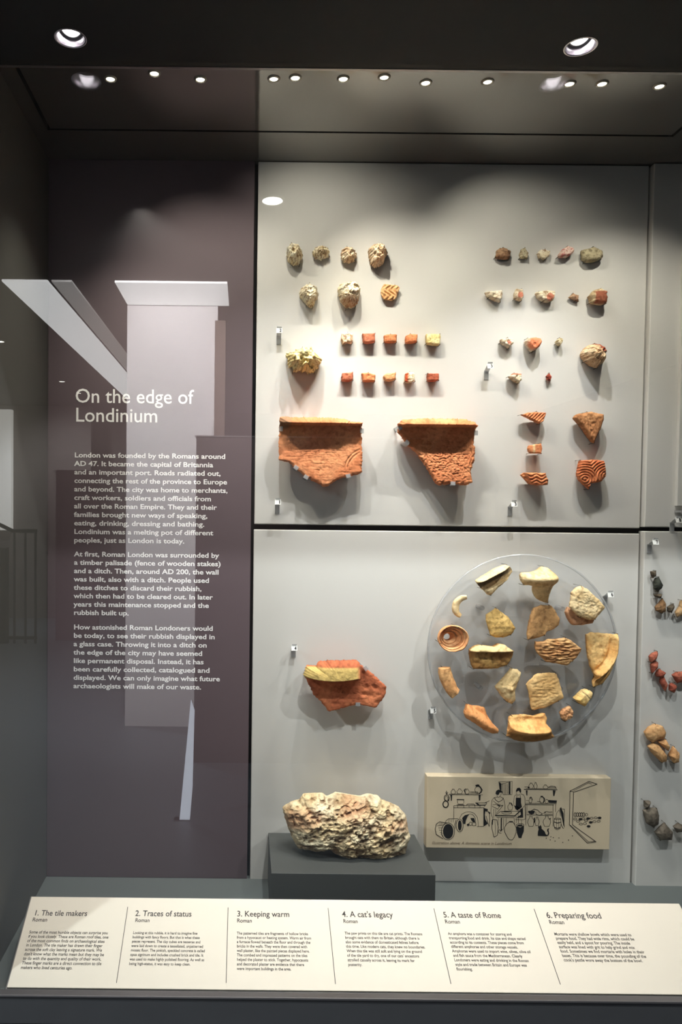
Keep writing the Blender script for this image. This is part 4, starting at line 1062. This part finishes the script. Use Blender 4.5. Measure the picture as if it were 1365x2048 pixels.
fill([(1238,398),(1312,398),(1312,470),(1325,530),(1290,560),(1262,565),(1235,520)]); fill([(1300,570),(1338,540),(1342,682),(1245,684),(1310,640)])
stroke([(1245,350),(1218,372),(1205,450),(1208,510),(1232,525)], 5); stroke([(1306,340),(1350,355),(1368,400),(1372,500),(1335,545),(1265,590)], 5); stroke([(1250,362),(1252,398)], 5); stroke([(1300,360),(1302,398)], 5)
fill([(1215,510),(1262,518),(1300,545),(1260,580),(1232,560)]); stroke([(1270,600),(1275,760)], 5); stroke([(1368,520),(1378,700),(1340,712),(1230,712)], 5); stroke([(1320,712),(1322,790)], 4)
stroke([(945,648),(1020,592),(1300,590)], 5); stroke([(942,652),(1222,657),(1300,588)], 14); stroke([(960,676),(1215,682)], 4)
stroke(ell(1105,610,72,22), 4); fill(ell(1110,596,62,8)[:-1]); pot(1156,525,74,100); stroke([(1145,470),(1175,475),(1190,510)], 9)
stroke([(1030,690),(1028,870)], 16); stroke([(1062,690),(1058,860)], 4); stroke([(1098,690),(1098,800)], 4); stroke([(1212,690),(1222,770)], 5); stroke([(1240,660),(1248,760)], 4); stroke([(985,690),(982,850)], 4)
stroke([(1000,850),(1020,880),(1045,850)], 7); stroke([(990,860),(990,900),(1030,908)], 6)
stroke([(1140,748),(1098,780),(1074,830),(1078,890),(1122,975),(1150,1003),(1188,1003),(1218,960),(1240,900),(1243,830),(1222,780),(1196,748)], 7); fill(ell(1168,742,32,9)[:-1])
fill([(1245,805),(1300,825),(1355,800),(1352,880),(1325,945),(1320,975),(1278,975),(1252,900)]); stroke(ell(1300,788,56,20), 6); fill(ell(1298,792,38,9)[:-1])
stroke([(990,168),(1185,162),(1180,352),(1055,352)], 5); stroke([(1005,180),(1030,200),(1135,175),(1135,350)], 6); fill([(1140,165),(1160,165),(1160,352),(1140,340)]); fill([(990,168),(1030,200),(1032,290),(1005,280)])
for x in (1045,1068,1090,1112): stroke([(x,200),(x + 2,345)], 6)
R_ = IR
stroke([(135,276),(612,282)], 9, R_); stroke([(160,264),(600,268)], 4, R_); fill([(160,290),(186,290),(180,368),(168,360)], R_); fill([(548,290),(590,292),(570,372),(555,372)], R_)
pot(235,225,70,78,R_); pot(300,222,48,86,R_); pot(442,240,72,56,R_); stroke([(140,242),(212,242),(205,264)], 5, R_); fill([(185,243),(215,243),(210,265),(192,265)], R_); stroke([(480,250),(520,230),(580,236),(598,262)], 7, R_); stroke([(490,248),(590,250)], 5, R_)
stroke([(155,476),(600,484)], 6, R_); stroke([(155,494),(560,500)], 8, R_); stroke([(160,495),(160,795)], 5, R_); stroke([(178,500),(176,640)], 4, R_); stroke([(552,500),(552,810)], 6, R_); stroke([(590,490),(588,600)], 6, R_); stroke([(176,642),(552,652)], 6, R_)
pot(226,435,44,70,R_); stroke([(215,400),(232,385),(250,405),(258,430)], 7, R_); stroke([(165,436),(205,438)], 4, R_); pot(388,420,64,96,R_); stroke([(410,390),(428,410),(425,440),(412,468)], 13, R_); fill([(378,372),(408,372),(402,392),(384,392)], R_)
stroke([(322,450),(372,452)], 5, R_); stroke(ell(460,450,24,28), 5, R_); fill([(485,430),(608,436),(600,474),(492,470)], R_)
fill([(190,588),(250,582),(290,586),(280,624),(240,638),(202,620)], R_); stroke([(240,582),(280,560),(330,575),(360,605)], 7, R_); stroke([(300,600),(312,640),(360,650),(400,628),(350,600)], 6, R_); stroke([(415,622),(450,596),(500,605),(540,600)], 7, R_); stroke([(430,634),(545,636)], 6, R_); fill([(425,600),(448,595),(445,618)], R_)
pot(233,735,96,144,R_); pot(322,735,60,124,R_); fill([(275,690),(292,680),(290,750),(270,770)], R_); pot(462,735,110,146,R_); fill([(500,690),(520,690),(508,720)], R_)
fill([(330,940),(335,880),(345,850),(335,815),(345,798),(355,808),(372,788),(386,815),(385,840),(430,880),(445,920),(470,935),(480,900),(465,870),(470,845),(500,835),(485,860),(496,910),(485,940),(460,950),(340,945)], R_)
stroke([(568,702),(562,770),(575,840),(610,858),(652,838),(668,770),(660,702)], 6, R_); stroke(ell(614,698,46,9), 5, R_); stroke([(565,745),(612,760),(666,748)], 10, R_); stroke([(570,822),(612,836),(656,824)], 10, R_); stroke([(600,710),(598,850)], 4, R_); stroke([(630,710),(632,850)], 4, R_)
fill([(648,562),(662,540),(682,575),(702,620),(706,700),(718,832),(700,790),(682,700)], R_); stroke([(650,555),(665,535),(678,560),(715,560),(716,640),(708,770)], 6, R_); stroke([(590,690),(600,620),(638,572),(650,600),(660,660)], 5, R_); stroke([(670,780),(690,830),(705,835)], 7, R_)
stroke([(795,302),(1065,162),(1185,202),(860,314)], 8, R_); stroke([(850,296),(1062,182),(1110,205)], 5, R_); stroke([(795,302),(860,314)], 6, R_); stroke([(795,302),(785,785)], 8, R_); stroke([(845,318),(832,790)], 8, R_)
stroke([(785,785),(1045,1048),(1170,1030),(835,790)], 8, R_); stroke([(800,790),(1060,1030),(1150,1022)], 6, R_)
for x in (868,900,932,962,992): stroke(ell(x,640,15,28,n=12), 8, R_)
stroke(ell(1032,640,20,18,n=12), 5, R_)
for i, (x, y) in enumerate(((870,702),(910,735),(945,705),(985,698),(1025,725),(1055,695),(1105,690),(1165,686),(1220,686),(950,775),(1008,770),(1092,750),(1145,740),(1206,735),(1062,808))):
    stroke(ell(x,y,24,14,n=12), 6, R_)
    if i % 3 == 2: fill(ell(x,y,20,10,n=10)[:-1], R_)
for x, y in ((455,978),(520,958),(555,970),(510,1003),(580,1020),(635,975),(690,1040),(775,1005),(830,945)): fill(ell(x,y,8,7,n=8)[:-1], R_)
me = bpy.data.meshes.new('ink'); me.from_pydata(strokes_v, [], strokes_f)
link('printed_drawing', me, M['ink2'], ill)
a = UP(864, 1688, YI)
lines_part('printed_caption', [('Illustration above: A domestic scene in Londinium', a, XD, ZD, UP(1024, 1688, YI).x - a.x, .0105, 1)], M['cap'], ill, NF, .004, .25)

# ------------------------------------------------------------------ plinth and rock
pb0, pb1 = UP(537, 1665, YB), UP(828, 1668, YB)
ZP = (pb0.z + pb1.z) / 2
f0, f1 = UZ(543, 1748, ZP), UZ(871, 1748, ZP)
px0, px1 = f0.x, f1.x; pyf = (f0.y + f1.y) / 2
pn = empty('display_plinth', ((px0 + px1) / 2, (pyf + YB) / 2, ZF), 'dark slate-grey rectangular plinth on the case floor', 'plinth')
box('plinth_block', (px0, pyf, ZF), (px1, YB - .001, ZP), M['plinth'], pn, .0012)
def rock():
    poly = K8([(245,1345),(300,1310),(370,1295),(400,1250),(540,1240),(570,1270),(600,1265),(650,1238),(710,1245),(860,1270),(920,1250),(980,1260),(1000,1290),(1060,1310),(1130,1340),(1180,1400),(1200,1490),(1215,1560),(1190,1640),(1180,1690),(1130,1750),(1000,1745),(860,1765),(720,1765),(640,1690),(590,1640),(480,1665),(360,1645),(330,1590),(290,1500),(260,1400)])
    if poly_signed(poly) < 0: poly = poly[::-1]
    c = (693, 1650); N = 340; R = 120; out = resample(poly, N)
    ym = 1.845; half = .062
    V, Cc, Fs = [], [], []
    pal = [S(232, 206, 160), S(248, 230, 192), S(138, 102, 66)]
    for side in (0, 1):
        RR = R if side == 0 else 24
        for k in range(0 if side == 0 else 0, RR + (1 if side == 0 else 0)):
            t = (k / RR) ** .8 if k else 0
            for q0 in out:
                q = (c[0] + (q0[0] - c[0]) * t, c[1] + (q0[1] - c[1]) * t)
                wp = UP(q[0], q[1], ym)
                dome = half * (max(0, 1 - t ** 2.6)) ** .55
                tx = Vector((wp.x, 0 if side == 0 else .3, wp.z))
                # bedding rises to the right: stretch noise along the layers
                s_ = Vector((wp.x * .75 + wp.z * .25, tx.y, wp.z * 1.35 - wp.x * .35))
                if side == 0:
                    vd = noise.voronoi(s_ * 44)[0]
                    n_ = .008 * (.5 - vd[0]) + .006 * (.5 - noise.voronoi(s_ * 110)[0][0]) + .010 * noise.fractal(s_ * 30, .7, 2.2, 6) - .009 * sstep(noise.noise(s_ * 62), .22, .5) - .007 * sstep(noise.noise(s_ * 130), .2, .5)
                else: n_ = .006 * noise.fractal(tx * 20, 1, 2, 2)
                h = dome + n_ * (1 - t ** 10)
                low_ = sstep(q[1], 1660, 1725)     # undercut towards the bottom
                h *= 1 - .22 * low_
                y = ym - h if side == 0 else ym + h
                j = 1 + (.012 * noise.noise(Vector((q[0] * .15, q[1] * .15, 4))) + .008 * noise.noise(Vector((q[0] * .5, q[1] * .5, 9)))) * t ** 3
                w2 = UP(c[0] + (q[0] - c[0]) * j, c[1] + (q[1] - c[1]) * j, ym)
                V.append(Vector((w2.x, min(y, YB - .012), w2.z)))
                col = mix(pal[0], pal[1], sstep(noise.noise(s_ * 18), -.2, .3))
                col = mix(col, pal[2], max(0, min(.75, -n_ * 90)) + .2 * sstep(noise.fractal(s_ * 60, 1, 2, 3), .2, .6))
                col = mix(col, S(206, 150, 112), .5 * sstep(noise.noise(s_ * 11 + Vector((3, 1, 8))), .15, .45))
                Cc.append(col)
    zmin = min(v.z for v in V)
    for v in V:
        if v.z < ZP + .0005: v.z = ZP + .0005 + (v.z - ZP) * .02
    nf = R + 1
    for k in range(R):
        for i in range(N):
            j = (i + 1) % N; a = k * N; b = a + N
            Fs.append((a + i, a + j, b + j, b + i))
    base = nf * N
    for k in range(23):
        for i in range(N):
            j = (i + 1) % N; a = base + k * N; b = a + N
            Fs.append((a + j, a + i, b + i, b + j))
    a = base + 23 * N; b = R * N
    for i in range(N):
        j = (i + 1) % N; Fs.append((a + j, a + i, b + i, b + j))
    org = Vector((UP(693, 1700, ym).x, ym, ZP))
    print('rock zmin', zmin, 'ZP', ZP)
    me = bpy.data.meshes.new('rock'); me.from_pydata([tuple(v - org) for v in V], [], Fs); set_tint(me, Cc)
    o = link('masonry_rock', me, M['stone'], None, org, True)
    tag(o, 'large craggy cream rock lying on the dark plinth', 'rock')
rock()

# ------------------------------------------------------------------ spotlights in the case ceiling
M['lens'] = glow('warm_lens', (1, .93, .78), 18)
M['lens_dim'] = glow('warm_lens_dim', (1, .93, .8), 5)
M['fitting'] = plain('pale_fitting', S(150, 145, 132), .4, metal=.5, var=.03)
def case_spot(px, py, tx, ty, energy, size, label, r=.0014, dim=False, tY=YB, blend=1.0, col=(1, .93, .80)):
    p = UZ(px, py, ZC)
    o = empty('case_spotlight', p, label, 'spotlight', 'small round spotlights in the case ceiling')
    link('bezel', lathe_mesh('bez', [(.0135, 0), (.0125, -.002), (.0095, -.003), (.0085, -.0005)], 28), M['fitting'], o, smooth=True)
    link('lens', lathe_mesh('len', [(.0088, -.0006), (.005, -.0022), (.0003, -.003)], 24), M['lens_dim' if dim else 'lens'], o, smooth=True)
    if energy:
        ld = bpy.data.lights.new('case_spot', 'SPOT'); ld.energy = energy; ld.spot_size = math.radians(size); ld.spot_blend = blend
        ld.shadow_soft_size = r; ld.color = col
        lo = bpy.data.objects.new('case_spot', ld); C.objects.link(lo); lo.parent = o; lo.location = (0, 0, -.012)
        t = UP(tx, ty, tY) - p
        lo.rotation_euler = t.to_track_quat('-Z', 'Y').to_euler()
LS = 5.3
COOL = (.97, .97, 1)
case_spot(221, 157, 300, 1500, 4.2 * LS, 90, 'case spotlight nearest the left wall')
case_spot(309, 146, 420, 640, 2.2 * LS, 75, 'case spotlight, second from the left wall')
case_spot(401, 158, 250, 1800, 1.2 * LS, 90, 'case spotlight, third from the left wall', tY=1.6)
case_spot(548, 157, 620, 1300, 4 * LS, 70, 'dim case spotlight at the left end of the white panel', dim=True, col=COOL)
case_spot(591, 155, 640, 560, 1.1 * LS, 95, 'case spotlight above the top left rubble lumps')
case_spot(687, 157, 840, 720, 3.0 * LS, 72, 'case spotlight above the gap after the rubble lumps')
case_spot(769, 154, 680, 1650, 6 * LS, 75, 'case spotlight over the middle of the white panel', dim=True, tY=1.85, col=COOL)
case_spot(852, 165, 700, 1150, 3.2 * LS, 75, 'brightest case spotlight left of the plaster pieces')
case_spot(976, 163, 1035, 600, 1.3 * LS, 82, 'case spotlight directly above the plaster pieces', dim=True)
case_spot(1140, 167, 1046, 1350, 5 * LS, 75, 'case spotlight above the right end of the plaster row', col=COOL)
case_spot(1205, 167, 950, 1850, 2.0 * LS, 90, 'last case spotlight before the vertical panel gap', tY=1.6)
case_spot(1320, 172, 1250, 1100, 3 * LS, 100, 'case spotlight just past the vertical panel gap')
